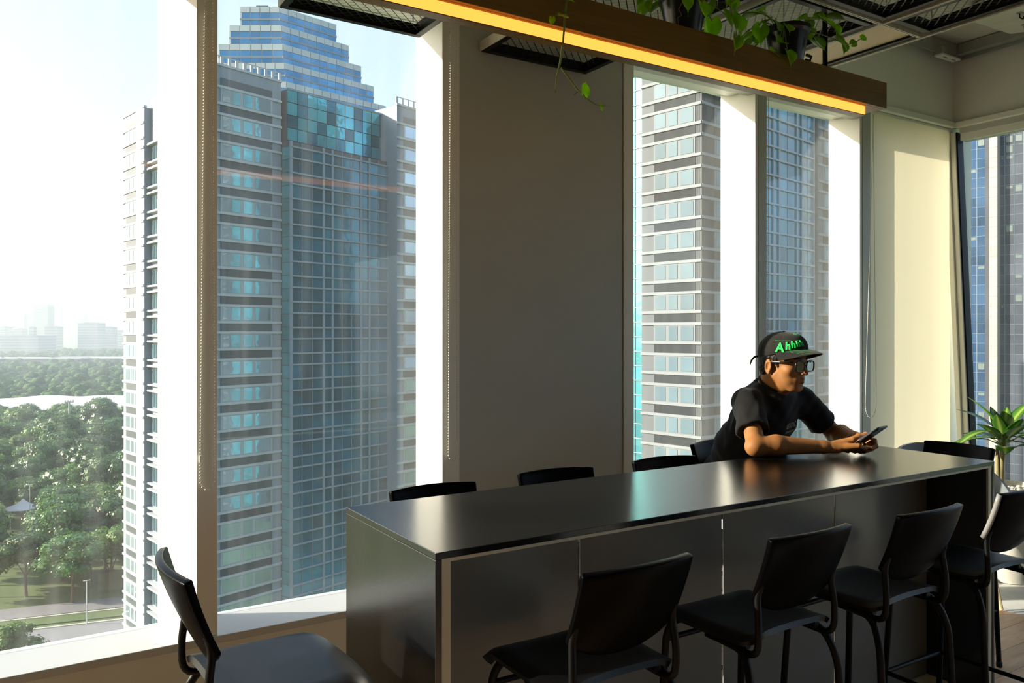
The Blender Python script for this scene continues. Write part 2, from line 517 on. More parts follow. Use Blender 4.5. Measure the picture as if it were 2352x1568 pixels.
# exposed ceiling corner: steel channel, concrete patch with clips, bracket
def corner_ceiling():
    c = empty('ceiling_frame', (5.4, 3.0, 3.6), label='galvanised steel angle frame fixed in the bare ceiling corner', cat='steel frame')
    MB().box(-0.75, 0.40, 0.13, 0.19, -0.02, 0.055).box(-0.75, 0.40, 0.13, 0.135, -0.05, -0.02).build('channel', M_steel, c, bevel=0.002)
    MB().box(0.345, 0.405, -3.2, 0.13, -0.02, 0.055).box(0.40, 0.405, -3.2, 0.13, -0.05, -0.02).build('channel', M_steel, c, bevel=0.002)
    b = empty('ceiling_bracket', (5.60, 3.10, 3.52), label='small white slotted bracket hanging at the ceiling corner', cat='bracket')
    MB().box(-0.13, 0.10, -0.02, 0.04, 0.0, 0.012).build('plate', M_frame, b, bevel=0.002)
    MB().box(-0.13, -0.09, -0.02, 0.05, 0.012, 0.055).build('hook', M_steel, b, bevel=0.002)
    MB().box(-0.08, -0.03, 0.0, 0.006, -0.001, 0.0).build('slot', M_blackmetal, b)
    MB().box(0.02, 0.07, 0.0, 0.006, -0.001, 0.0).build('slot', M_blackmetal, b)
    p = empty('concrete_patch', (5.35, 2.35, 3.55), label='rough concrete patch under the ceiling with two metal clips', cat='concrete patch')
    mb = MB()
    poly = [(-0.25, 0.36), (-0.32, 0.20), (-0.25, -0.1), (-0.3, -0.7), (0.30, -0.7), (0.27, -0.1), (0.26, 0.25), (0.21, 0.335)]
    mb.prism(poly, 0, 0.09); mb.build('slab', M_concrete, p, bevel=0.008)
    for x, y in ((-0.10, 0.12), (0.13, 0.20)):
        cl = MB().box(x - 0.035, x + 0.035, y - 0.012, y + 0.012, -0.006, 0).build('clip', M_steel, p)
        MB().tube(arc([(x - 0.02, y, -0.006), (x - 0.02, y, -0.03), (x + 0.025, y, -0.03), (x + 0.035, y, -0.01)], 0.01), 0.004, 6).build('hook', M_blackmetal, cl)
corner_ceiling()

# ------------------------------------------------------------------ roller blinds and their bead chains
M_blind = bpy.data.materials.new('blind_fabric')
n, l = nodes_of(M_blind)
p = n['Principled BSDF']; p.inputs['Base Color'].default_value = (0.82, 0.78, 0.64, 1); p.inputs['Roughness'].default_value = 0.9
tl = n.new('ShaderNodeBsdfTranslucent'); tl.inputs[0].default_value = (0.82, 0.79, 0.69, 1)
ms = n.new('ShaderNodeMixShader'); ms.inputs[0].default_value = 0.70
l.new(p.outputs[0], ms.inputs[1]); l.new(tl.outputs[0], ms.inputs[2]); l.new(ms.outputs[0], n['Material Output'].inputs['Surface'])
M_bead = mat('chain_beads', (0.78, 0.76, 0.66), 0.4)

rb = empty('roller_blind', (5.25, WY + 0.018, SZ), label='cream roller blind drawn down, glowing with sun, beside the corner', cat='blind')
nx, nz = 25, 3
P = np.zeros((nz, nx, 3))
for i in range(nz):
    for j in range(nx):
        x = -0.425 + 0.985 * j / (nx - 1)
        P[i, j] = (x, 0.0012 * math.sin(j * 0.9) * (1 if 0 < j < nx - 1 else 0.3), 0.0 + (3.07 - SZ) * i / (nz - 1))
MB().grid(P, 0.0012).build('fabric', M_blind, rb, smooth=True, angle=50)
MB().box(-0.425, 0.56, -0.012, 0.012, -0.005, 0.02).build('bottom_bar', M_frame, rb, bevel=0.004)
MB().tube([(-0.43, 0.012, 2.645), (0.54, 0.012, 2.645)], 0.022, 12).build('roller', M_steel, rb, smooth=True, angle=50)
MB().box(-0.44, 0.545, -0.045, 0.03, 2.668, 2.676).build('head_track', M_alu, rb)

def chain(name, label, pts, r=0.0042, pitch=0.0105, m=M_bead, clip=None):
    t = empty(name, pts[0], label=label, cat='bead chain', group='bead chains of the blinds')
    base = Vector(pts[0])
    pts = [Vector(q) - base for q in pts]
    path = []
    for a, b in zip(pts[:-1], pts[1:]):
        L = (b - a).length; k = max(1, int(L / 0.006))
        for i in range(k): path.append(a.lerp(b, i / k))
    path.append(pts[-1])
    d = 0; nxt = 0; beads = MB()
    for i in range(1, len(path)):
        seg = (path[i] - path[i - 1]).length
        d += seg
        if d >= nxt:
            q = path[i]
            vs = [q + Vector(v) * r for v in ((1, 0, 0), (0, 1, 0), (-1, 0, 0), (0, -1, 0), (0, 0, 1), (0, 0, -1))]
            beads.add(vs, [(0, 1, 4), (1, 2, 4), (2, 3, 4), (3, 0, 4), (1, 0, 5), (2, 1, 5), (3, 2, 5), (0, 3, 5)])
            nxt = d + pitch
    o = beads.build('beads', m, t, smooth=True); o['kind'] = 'stuff'
    MB().tube(path[::6] + [path[-1]], 0.0012, 5).build('cord', m, t)
    if clip is not None:
        c = Vector(clip) - base
        MB().lathe([(0.001, -0.012), (0.0055, -0.012), (0.0055, 0.012), (0.001, 0.012)], 8, c).build('connector', M_frame, t)
    return t

def loop(xa, xb, y, ztop, zbot, ta=0.0, tb=0.0):
    """two strands that meet in a rounded loop at the bottom"""
    w = (xb - xa) / 2
    pts = [(xa + ta, y, ztop)]
    for k in range(1, 8): pts.append((xa + ta * (1 - k / 8), y, ztop + (zbot + w * 1.6 - ztop) * k / 8))
    for k in range(13):
        a = PI + PI * k / 12
        pts.append((xa + w + w * math.cos(a), y, zbot + w * 1.6 + 1.6 * w * math.sin(a)))
    for k in range(1, 8): pts.append((xb + tb * k / 8, y, zbot + w * 1.6 + (ztop - zbot - w * 1.6) * k / 8))
    pts.append((xb + tb, y, ztop))
    return pts
chain('blind_chain', 'white bead chain looping down the olive divider beside the empty stool',
      loop(0.618, 0.668, 3.185, 3.03, 1.0, 0.018, -0.008), clip=(0.618, 3.185, 1.12))
chain('blind_chain', 'white bead chain looping beside the wide plain column board',
      loop(1.672, 1.716, 3.180, 3.03, 1.02, 0.012, -0.004), clip=(1.716, 3.180, 1.10))
chain('blind_chain', 'thin white bead chain hanging straight down behind the cap of the person',
      [(3.800, 3.18, 3.03), (3.798, 3.18, 2.0), (3.796, 3.18, 1.05)])
chain('blind_chain', 'bead chain looping in front of the glowing roller blind',
      loop(4.725, 4.845, 3.17, 3.03, 1.035, 0.09, -0.035), r=0.0036)
# ------------------------------------------------------------------ table
TX0, TX1, TY0, TY1, TZ = 0.900, 3.558, 1.780, 2.400, 1.050
tb = empty('bar_table', ((TX0 + TX1) / 2, (TY0 + TY1) / 2, 0), label='long black waterfall bar table with grey panels below', cat='table')
ox, oy = tb.location.x, tb.location.y
def tbox(name, m, x0, x1, y0, y1, z0, z1, bevel=0.0, parent=None):
    return MB().box(x0 - ox, x1 - ox, y0 - oy, y1 - oy, z0, z1).build(name, m, parent or tb, bevel)
tbox('table_top', M_black, TX0, TX1, TY0, TY1, TZ - 0.018, TZ, 0.0015)
tbox('top_core', M_cream, TX0 + 0.019, TX1 - 0.019, TY0 + 0.002, TY1 - 0.002, TZ - 0.027, TZ - 0.0182)
for a, b, c, d in ((TX0, TX0 + 0.018, TX0 + 0.0182, TX0 + 0.044), (TX1 - 0.018, TX1, TX1 - 0.044, TX1 - 0.0182)):
    tbox('end_panel', M_black, a, b, TY0, TY1, 0, TZ - 0.0182, 0.0015)
    tbox('end_core', M_cream, c, d, TY0 + 0.003, TY1 - 0.003, 0, TZ - 0.0275)
tbox('niche_lining', M_black, TX1 - 0.047, TX1 - 0.0442, TY0 + 0.012, TY1 - 0.012, 0, TZ - 0.0277)
seams = [TX0 + 0.0445, 1.550, 2.203, 2.853, TX1 - 0.048]
for i in range(4):
    tbox('grey_panel', M_greypanel, seams[i] + (0.0045 if i else 0), seams[i + 1] - (0.0045 if i < 3 else 0), 2.050, 2.055, 0.0, TZ - 0.0275, 0.001)
tbox('plinth_trim', M_cream, seams[0], TX1 - 0.062, 2.036, 2.0498, 0, 0.06, 0.002)
tbox('plinth_trim', M_cream, TX1 - 0.062, TX1 - 0.0475, TY0 + 0.02, 2.0498, 0, 0.06, 0.002)
tbox('plinth_trim', M_cream, seams[0], TX1 - 0.062, 2.0552, 2.07, 0, 0.06, 0.002)

# ------------------------------------------------------------------ bar stool (faces +Y, origin on the floor)
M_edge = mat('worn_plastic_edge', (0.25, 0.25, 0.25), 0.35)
def make_stool():
    t = empty('bar_stool', (0, 0, 0), cat='stool', group='black bar stools at the long table')
    # seat: dished shell with a waterfall front
    nu, nv = 17, 15
    P = np.zeros((nv, nu, 3))
    for j in range(nv):
        v = j / (nv - 1)                 # 0 rear .. 1 front
        y = -0.185 + 0.385 * v
        half = 0.178 + 0.017 * math.sin(PI * min(1, v * 0.8 + 0.1))
        for i in range(nu):
            u = -1 + 2 * i / (nu - 1)
            # rounded plan corners
            cut = 0.0
            e = max(abs(v - 0.5) * 2 - 0.86, 0) / 0.14
            hx = half - 0.030 * e * e
            x = u * hx
            z = 0.738 - 0.010 * (1 - u * u) * math.sin(PI * v) - 0.002
            if v > 0.74: z -= 0.055 * ((v - 0.74) / 0.26) ** 2.2
            if v < 0.12: z += 0.012 * ((0.12 - v) / 0.12) ** 2
            z -= 0.012 * max(0, abs(u) - 0.86) / 0.14
            yy = y - (0.014 * u * u if v < 0.2 else 0) + 0.010 * (1 - u * u) * max(0, v - 0.8) / 0.2
            P[j, i] = (x, yy, z)
    o = MB().grid(P, 0.016).build('seat', M_plastic, t, smooth=True, angle=55)
    # back: curved plate, lower edge a shallow U
    nu, nv = 21, 13
    P = np.zeros((nv, nu, 3)); T = np.zeros((nv, nu))
    for j in range(nv):
        v = j / (nv - 1)                 # 0 bottom .. 1 top
        for i in range(nu):
            u = -1 + 2 * i / (nu - 1)
            half = 0.170 + 0.004 * v
            zb = 0.800 + 0.055 * abs(u) ** 2.4
            zt = 1.040 - 0.004 * u * u
            z = zb + (zt - zb) * v
            hh = (z - 0.80) / 0.24
            y = -0.195 - 0.060 * hh - 0.030 * (1 - u * u) * (0.65 + 0.35 * hh) + 0.012 * (1 - hh) ** 2 * 3
            P[j, i] = (u * half, y, z); T[j, i] = 0.016 + 0.006 * v
    b = MB().grid(P, T).build('backrest', M_plastic2, t, bevel=0.0045, seg=2, smooth=True, angle=60)
    # tube frame
    r = 0.0115
    for s in (-1, 1):
        x = s * 0.166
        # front leg runs under the seat
        MB().tube(arc([(s * 0.150, -0.16, 0.712), (s * 0.158, 0.115, 0.712), (s * 0.172, 0.150, 0.66), (s * 0.197, 0.185, 0.0)], 0.055), r, 10).build('leg', M_blackmetal, t, smooth=True, angle=50)
        # rear leg with the bend under the seat
        MB().tube(arc([(s * 0.168, -0.02, 0.706), (s * 0.172, -0.165, 0.706), (s * 0.190, -0.205, 0.62), (s * 0.205, -0.235, 0.0)], 0.07), r, 10).build('leg', M_blackmetal, t, smooth=True, angle=50)
        # upright carrying the back
        MB().tube(arc([(s * 0.160, -0.06, 0.700), (s * 0.166, -0.206, 0.694), (s * 0.1680, -0.212, 0.775), (s * 0.1610, -0.2005, 0.862), (s * 0.1580, -0.211, 0.90)], 0.045), 0.010, 10).build('upright', M_blackmetal, t, smooth=True, angle=50)
    fx = lambda z, f: (0.172 + 0.025 * (0.66 - z) / 0.66, 0.150 + 0.035 * (0.66 - z) / 0.66) if f else (0.190 + 0.015 * (0.62 - z) / 0.62, -0.205 - 0.030 * (0.62 - z) / 0.62)
    def bar(z, a, b, name):
        pa = [fx(z, f) for _, f in (a, b)]
        MB().tube([(a[0] * pa[0][0], pa[0][1], z), (b[0] * pa[1][0], pa[1][1], z)], 0.009, 8).build(name, M_blackmetal, t, smooth=True, angle=50)
    bar(0.635, (-1, 1), (1, 1), 'stretcher')
    bar(0.27, (-1, 1), (1, 1), 'foot_bar')
    bar(0.27, (-1, 0), (1, 0), 'foot_bar')
    bar(0.27, (-1, 1), (-1, 0), 'foot_bar')
    bar(0.27, (1, 1), (1, 0), 'foot_bar')
    for s in (-1, 1):
        for f in (0, 1):
            q = fx(0.0, f)
            MB().lathe([(0.0125, 0.0), (0.0145, 0.004), (0.0145, 0.022), (0.0125, 0.026)], 10, (s * q[0], q[1], 0.0), close=True).build('foot_cap', M_plastic, t)
    return t
stool0 = make_stool()
stools = [
    (1.300, 1.735, 0, 'black bar stool nearest the camera, before the first panel seam'),
    (1.925, 1.715, 0, 'black bar stool before the grey panels, second on the near side'),
    (2.480, 1.690, 0, 'black bar stool before the grey panels, third on the near side'),
    (3.090, 1.690, R(-1), 'black bar stool before the dark table niche, cut by the frame'),
    (1.318, 2.365, PI, 'black bar stool behind the table, in front of the blue tower view'),
    (1.864, 2.400, PI + R(-6), 'black bar stool behind the table in front of the column board'),
    (2.462, 2.400, PI + R(-5), 'black bar stool behind the table, next to the seated person'),
    (3.110, 2.680, PI + R(9), 'black bar stool under the seated person with the cap'),
    (3.775, 2.190, R(90), 'black bar stool at the far table end before the potted plant'),
    (0.600, 2.085, R(-90), 'black bar stool at the near table end beside the left window'),
]
cache = {stool0.name: kids(stool0)}
for i, (x, y, rz, lab) in enumerate(stools):
    s = stool0 if i == 0 else copy_tree(stool0, None, cache)
    s.location = (x, y, 0); s.rotation_euler = (0, 0, rz); s['label'] = lab

s4 = [o for o in bpy.data.objects if o.name.startswith('bar_stool') and o.get('label', '').endswith('cut by the frame')][0]
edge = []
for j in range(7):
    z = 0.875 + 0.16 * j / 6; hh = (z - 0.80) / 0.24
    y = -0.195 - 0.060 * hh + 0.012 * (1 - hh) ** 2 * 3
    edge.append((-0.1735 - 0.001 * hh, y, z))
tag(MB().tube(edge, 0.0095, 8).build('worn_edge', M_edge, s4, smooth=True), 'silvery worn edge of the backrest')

# low white chairs beside the camera: the photo shows them as reflections in the big window
M_whitepl = mat('white_chair_paint', (0.80, 0.80, 0.78), 0.4)
def low_chair():
    t = empty('white_chair', (0, 0, 0), cat='chair', group='low white chairs mirrored in the window')
    P = np.zeros((7, 9, 3))
    for j in range(7):
        for i in range(9):
            u = -1 + i / 4; v = j / 6
            P[j, i] = (0.20 * u, -0.19 + 0.38 * v, 0.43 - 0.012 * (1 - u * u))
    MB().grid(P, 0.014).build('seat', M_whitepl, t, smooth=True, angle=50)
    for j in range(7):
        for i in range(9):
            u = -1 + i / 4; v = j / 6
            P[j, i] = (0.19 * u, -0.20 - 0.07 * v - 0.03 * (1 - u * u), 0.46 + 0.27 * v)
    MB().grid(P, 0.012).build('backrest', M_whitepl, t, smooth=True, angle=50)
    for sx in (-1, 1):
        for sy in (-1, 1):
            MB().tube([(sx * 0.10, sy * 0.10, 0.42), (sx * 0.20, sy * 0.20, 0)], [0.014, 0.010], 8).build('leg', M_whitepl, t)
    return t
lc = low_chair()
lc.location = (2.06, 0.82, 0); lc.rotation_euler = (0, 0, R(-20)); lc['label'] = 'low white chair mirrored in the big window, left one'
lc2 = copy_tree(lc); lc2.location = (2.52, 0.72, 0); lc2.rotation_euler = (0, 0, R(15)); lc2['label'] = 'low white chair mirrored in the big window, right one'

# ------------------------------------------------------------------ beam with light strip
bx0, bx1 = 0.35, 3.13
bm_ = empty('light_beam', (1.74, 2.08, 2.54), label='wooden beam with warm light strip hung over the table', cat='hanging beam')
def bbox(name, m, x0, x1, y0, y1, z0, z1, bevel=0.0):
    return MB().box(x0 - 1.74, x1 - 1.74, y0 - 2.08, y1 - 2.08, z0 - 2.54, z1 - 2.54).build(name, m, bm_, bevel)
bbox('front_board', M_beam, bx0, bx1, 2.000, 2.016, 2.540, 2.648, 0.0015)
bbox('rear_board', M_beam, bx0, bx1, 2.126, 2.142, 2.540, 2.648, 0.0015)
bbox('end_board', M_beam, bx1 - 0.016, bx1 - 0.0002, 2.0165, 2.1255, 2.5405, 2.6475)
bbox('shelf_board', M_beam, bx0, bx1 - 0.0165, 2.0165, 2.1255, 2.586, 2.600)
bbox('base_board', M_beam, bx0, bx1 - 0.0165, 2.0165, 2.1255, 2.540, 2.552)
bbox('light_strip', M_led, bx0, 3.02, 2.026, 2.062, 2.504, 2.5395, 0.001)
bbox('strip_cover', M_beam, bx0, 3.02, 2.026, 2.066, 2.501, 2.5038)
for x in (0.75, 2.83):
    MB().tube([(x - 1.74, 0.0, 0.06), (x - 1.74, 0.0, CZ - 2.54)], 0.010, 10).build('hanging_rod', M_blackmetal, bm_, smooth=True, angle=50)
    MB().lathe([(0.022, 0.0602), (0.022, 0.07), (0.012, 0.074)], 12, (x - 1.74, 0, 0), close=True).build('rod_plate', M_blackmetal, bm_)

# ------------------------------------------------------------------ ceiling rafts of expanded metal mesh
def mesh_sheet(x0, x1, y0, y1, z, px=0.042, py=0.021, w=0.0065, t=0.001):
    """expanded metal: rows of flat diamonds, long way along X"""
    mb = MB()
    ny = int(round((y1 - y0) / py)); nx_ = int(round((x1 - x0) / px))
    py = (y1 - y0) / ny; px = (x1 - x0) / nx_
    for j in range(ny):
        for i in range(nx_):
            xa = x0 + i * px; ya = y0 + j * py
            if j % 2 == 0: segs = [((xa, ya), (xa + px / 2, ya + py)), ((xa + px / 2, ya + py), (xa + px, ya))]
            else: segs = [((xa, ya + py), (xa + px / 2, ya)), ((xa + px / 2, ya), (xa + px, ya + py))]
            for (ax, ay), (bx_, by_) in segs:
                mb.add([(ax, ay - w / 2, z), (bx_, by_ - w / 2, z), (bx_, by_ + w / 2, z + t), (ax, ay + w / 2, z + t)], [(0, 1, 2, 3)])
    return mb
def raft(name, label, x0, x1, y0, y1, z, side=M_blackmetal, px=0.042, py=0.021):
    t = empty(name, ((x0 + x1) / 2, (y0 + y1) / 2, z), label=label, cat='ceiling panel', group='mesh ceiling panels')
    cx, cy = t.location.x, t.location.y
    f = 0.028; h = 0.048
    a, b, c, d = x0 - cx, x1 - cx, y0 - cy, y1 - cy
    MB().box(a, b, c, c + f, 0, h).build('frame_bar', M_blackmetal, t, bevel=0.002)
    MB().box(a, b, d - f, d, 0, h).build('frame_bar', M_blackmetal, t, bevel=0.002)
    MB().box(a, a + f, c + f, d - f, 0, h).build('frame_bar', M_blackmetal, t, bevel=0.002)
    MB().box(b - f, b, c + f, d - f, 0, h).build('frame_bar', M_blackmetal, t, bevel=0.002)
    MB().box(a - 0.004, a - 0.0005, c, d, 0.002, h).build('side_trim', side, t)  # left face of the frame; a pale colour here paints in window light
    MB().box(b + 0.0005, b + 0.004, c, d, 0.002, h).build('side_trim', M_blackmetal, t)
    o = mesh_sheet(a + f * 0.5, b - f * 0.5, c + f * 0.5, d - f * 0.5, 0.012, px, py).build('mesh_sheet', M_blackmetal, t)
    o['kind'] = 'stuff'
    for x in (a + 0.05, b - 0.05):
        for y in (c + 0.05, d - 0.05):
            MB().tube([(x, y, h), (x, y, CZ - z)], 0.003, 6).build('hanger', M_steel, t)
    return t
RZ = 2.89
raft('mesh_panel', 'black mesh ceiling panel before the blue tower window, top left', 0.915, 1.527, 1.95, 3.185, RZ, M_raillight)  # black frame, left face coloured as lit by the window
raft('mesh_panel', 'black mesh ceiling panel before the column board, under the trailing vine', 1.845, 2.450, 1.95, 3.190, RZ, M_raillight)  # window light on the left face is put in by pale colour
raft('mesh_panel', 'black mesh ceiling panel behind the left pot on the beam', 1.845, 2.450, 0.70, 1.92, RZ)
raft('mesh_panel', 'black mesh ceiling panel behind the right pot on the beam', 2.520, 3.075, 2.03, 2.60, RZ)
raft('mesh_panel', 'black mesh ceiling panel above the beam, between two pale rails', 2.520, 3.075, 1.30, 1.985, RZ)
raft('mesh_panel', 'coarse black mesh ceiling panel at the upper right frame corner', 3.115, 3.372, 0.75, 1.968, RZ)
pl = empty('plywood_panel', (3.245, 2.31, RZ), label='plywood ceiling panel in a black frame above the beam end', cat='ceiling panel')
MB().box(-0.128, 0.100, -0.30, 0.27, 0.010, 0.022).build('board', M_ply, pl)
MB().box(0.100, 0.130, -0.30, 0.27, 0, 0.048).build('frame_bar', M_blackmetal, pl, bevel=0.002)
MB().box(-0.128, 0.100, 0.272, 0.30, 0, 0.048).build('frame_bar', M_blackmetal, pl, bevel=0.002)
for a, b, c, d, lab in ((2.482, 2.497, 0.75, 2.60, 'pale metal ceiling rail between mesh panels above the pots'),
                   (3.088, 3.103, 0.75, 2.60, 'pale metal ceiling rail beside the plywood panel'),
                   (3.376, 3.390, 0.75, 2.60, 'pale metal ceiling rail along the outer edge of the panels')):
    g = empty('ceiling_rail', ((a + b) / 2, (c + d) / 2, RZ - 0.006), label=lab, cat='rail')
    hw = (b - a) / 2; hl = (d - c) / 2
    MB().box(-hw, -hw * 0.25, -hl, hl, 0, 0.03).build('lip', M_raillight, g)
    MB().box(hw * 0.25, hw, -hl, hl, 0, 0.03).build('lip', M_raillight, g)
    MB().box(-hw, hw, -hl, hl, 0.0302, 0.036).build('web', M_blackmetal, g)
    for yy in (-hl + 0.1, hl - 0.1):
        MB().tube([(0, yy, 0.036), (0, yy, CZ - RZ + 0.006)], 0.003, 6).build('hanger', M_steel, g)
g = empty('ceiling_rail', (2.94, 1.999, RZ - 0.006), label='pale metal ceiling rail crossing between mesh and plywood panels', cat='rail')
MB().box(-0.42, 0.43, -0.007, -0.002, 0, 0.028).build('lip', M_raillight, g)
MB().box(-0.42, 0.43, 0.002, 0.007, 0, 0.028).build('lip', M_raillight, g)
MB().box(-0.42, 0.43, -0.007, 0.007, 0.0282, 0.034).build('web', M_blackmetal, g)
# ------------------------------------------------------------------ outside: helpers (R = to the right, D = away, seen from the room)
def RD(r, d):
    return (d * FX + r * FY, d * FY - r * FX)
GZ = -72.0
UNIT = {}
def unit_mesh(m):
    if m.name not in UNIT:
        me = MB().box(-0.5, 0.5, -0.5, 0.5, -0.5, 0.5).mesh('panel_' + m.name)
        me.materials.append(m)
        UNIT[m.name] = me
    return UNIT[m.name]

class Face:
    """a vertical facade: start point and direction in (R, D); s runs along it, d outward"""
    def __init__(self, parent, r, d, tr, td):
        L = math.hypot(tr, td)
        self.parent = parent
        self.o = Vector((*RD(r, d), 0)) - Vector((parent.location.x, parent.location.y, 0))
        self.t = Vector((*RD(tr / L, td / L), 0))
        self.n = Vector((self.t.y, -self.t.x, 0))      # outward: right of the direction of travel seen from above
        self.rz = math.atan2(self.t.y, self.t.x)
    def flip(self):
        self.n = -self.n; return self
    def put(self, name, m, s0, s1, d0, d1, z0, z1, parent=None):
        o = bpy.data.objects.new(name, unit_mesh(m)); COL.objects.link(o)
        o.parent = parent or self.parent
        c = self.o + self.t * ((s0 + s1) / 2) + self.n * ((d0 + d1) / 2)
        o.location = (c.x, c.y, (z0 + z1) / 2 - self.parent.location.z)
        o.rotation_euler = (0, 0, self.rz)
        o.scale = (abs(s1 - s0), abs(d1 - d0), abs(z1 - z0))
        return o
    def pts(self, s0, s1, d0, d1, z0, z1):
        out = []
        for z in (z0, z1):
            for d in (d0, d1):
                for s in (s0, s1):
                    c = self.o + self.t * s + self.n * d
                    out.append((c.x, c.y, z - self.parent.location.z))
        return out
    def into(self, mb, s0, s1, d0, d1, z0, z1):
        mb.add(self.pts(s0, s1, d0, d1, z0, z1), [(0, 2, 3, 1), (4, 5, 7, 6), (0, 1, 5, 4), (2, 6, 7, 3), (0, 4, 6, 2), (1, 3, 7, 5)])

def mirror_glass(name, col, rough, wave, wscale, objvar, dark=0.0, metal=0.85):
    """coated facade glass: tinted mirror with uneven panes"""
    m = bpy.data.materials.new(name)
    n, l = nodes_of(m)
    p = n['Principled BSDF']
    p.inputs['Metallic'].default_value = metal; p.inputs['Roughness'].default_value = rough
    oi = n.new('ShaderNodeObjectInfo'); mr = n.new('ShaderNodeMapRange')
    mr.inputs['To Min'].default_value = 1 - objvar; mr.inputs['To Max'].default_value = 1 + objvar
    l.new(oi.outputs['Random'], mr.inputs['Value'])
    g = n.new('ShaderNodeNewGeometry')
    nz2 = n.new('ShaderNodeTexNoise'); nz2.inputs['Scale'].default_value = 0.09; nz2.inputs['Detail'].default_value = 4
    l.new(g.outputs['Position'], nz2.inputs['Vector'])
    mr3 = n.new('ShaderNodeMapRange'); mr3.inputs['From Min'].default_value = 0.3; mr3.inputs['From Max'].default_value = 0.7
    mr3.inputs['To Min'].default_value = 1 - dark; mr3.inputs['To Max'].default_value = 1 + dark * 0.6
    l.new(nz2.outputs['Fac'], mr3.inputs['Value'])
    mu = n.new('ShaderNodeMath'); mu.operation = 'MULTIPLY'
    l.new(mr.outputs[0], mu.inputs[0]); l.new(mr3.outputs[0], mu.inputs[1])
    mx = n.new('ShaderNodeMix'); mx.data_type = 'RGBA'; mx.blend_type = 'MULTIPLY'; mx.inputs[0].default_value = 1
    mx.inputs[6].default_value = (*col, 1); l.new(mu.outputs[0], mx.inputs[7])
    l.new(mx.outputs[2], p.inputs['Base Color'])
    nz = n.new('ShaderNodeTexNoise'); nz.inputs['Scale'].default_value = wscale; nz.inputs['Detail'].default_value = 2
    l.new(g.outputs['Position'], nz.inputs['Vector'])
    bp = n.new('ShaderNodeBump'); bp.inputs['Strength'].default_value = wave; bp.inputs['Distance'].default_value = 0.25
    l.new(nz.outputs['Fac'], bp.inputs['Height']); l.new(bp.outputs[0], p.inputs['Normal'])
    MATS[name] = m
    return m

M_granite = mat('granite_pier', (0.25, 0.29, 0.335), 0.6, var=0.08, vscale=0.6, coords='Object')
M_granite2 = mat('granite_dark', (0.075, 0.09, 0.105), 0.35, objvar=0.18)
M_band = mat('pale_band', (0.43, 0.46, 0.48), 0.55)
M_wframe = mat('facade_window_frame', (0.36, 0.40, 0.42), 0.5)
M_wpane = mirror_glass('wing_glass', (0.36, 0.49, 0.58), 0.03, 0.05, 0.5, 0.12, 0.25, 0.6)
M_cpane = mirror_glass('curtain_glass', (0.020, 0.165, 0.245), 0.06, 0.14, 0.35, 0.32, 0.6, 0.12)
M_cyan = mirror_glass('cyan_glass', (0.085, 0.42, 0.50), 0.06, 0.14, 0.6, 0.2, 0.35, 0.45)
M_bay = mirror_glass('bay_glass', (0.15, 0.25, 0.29), 0.05, 0.05, 0.5, 0.15, 0.3, 0.4)
M_mull = mat('curtain_mullion', (0.21, 0.275, 0.33), 0.45)
M_crownglass = mirror_glass('crown_glass', (0.065, 0.225, 0.36), 0.04, 0.06, 0.3, 0.18, 0.2)
M_crownpale = mat('crown_pale_panel', (0.50, 0.57, 0.56), 0.4, objvar=0.06)
M_darkglass = mirror_glass('dark_blue_glass', (0.065, 0.13, 0.24), 0.08, 0.03, 0.25, 0.22, 0.4, 0.3)
M_blindpane = mat('pane_with_blind', (0.15, 0.185, 0.175), 0.4)
M_greyglass = mirror_glass('grey_glass', (0.15, 0.16, 0.19), 0.08, 0.02, 0.25, 0.15, 0.3, 0.3)
M_beige = mat('beige_stone', (0.45, 0.39, 0.34), 0.7, objvar=0.06)
FH = 4.15

def wing(F, w, ztop, zbot, z_ref=35.5, depth=6.0, glass=None, panes=((0.175, 0.41), (0.445, 0.60), (0.635, 0.84)), railing=True, mats=None):
    """granite wing: piers, dark spandrels, pale bands and a group of panes on every floor"""
    glass = glass or M_wpane
    mg, ms_, mb_, mf = mats or (M_granite, M_granite2, M_band, M_wframe)
    F.put('wall', mg, 0, w, -depth, 0, zbot, ztop)
    k0 = math.ceil((z_ref - (ztop - 1.2)) / FH)
    z = z_ref - k0 * FH
    a, b = panes[0][0] - 0.02, panes[-1][1] + 0.02
    while z > zbot + 3:
        F.put('spandrel', ms_, a * w, b * w, 0, 0.06, z - 0.58, z + 0.58)
        F.put('floor_band', mb_, -0.05, w + 0.05, 0, 0.22, z - 0.98, z - 0.60)
        F.put('floor_band', mb_, -0.05, w + 0.05, 0, 0.22, z - FH + 0.60, z - FH + 0.98)
        fr = F.put('window_frame', mf, a * w, b * w, 0, 0.12, z - FH + 0.985, z - 0.985)
        for p, q in panes:
            F.put('window_pane', glass, p * w + 0.05, q * w - 0.05, 0.12, 0.17, z - FH + 1.12, z - 1.12)
        z -= FH
    F.put('parapet', mb_, -0.1, w + 0.1, -0.4, 0.15, ztop, ztop + 0.35)
    if railing:
        k = int(w / 1.25)
        for i in range(k + 1):
            s = 0.15 + (w - 0.3) * i / k
            F.put('railing_post', M_band, s - 0.22, s + 0.22, -0.3, -0.1, ztop + 0.35, ztop + 1.5)
        F.put('railing_rail', M_band, 0, w, -0.28, -0.12, ztop + 1.5, ztop + 1.62)

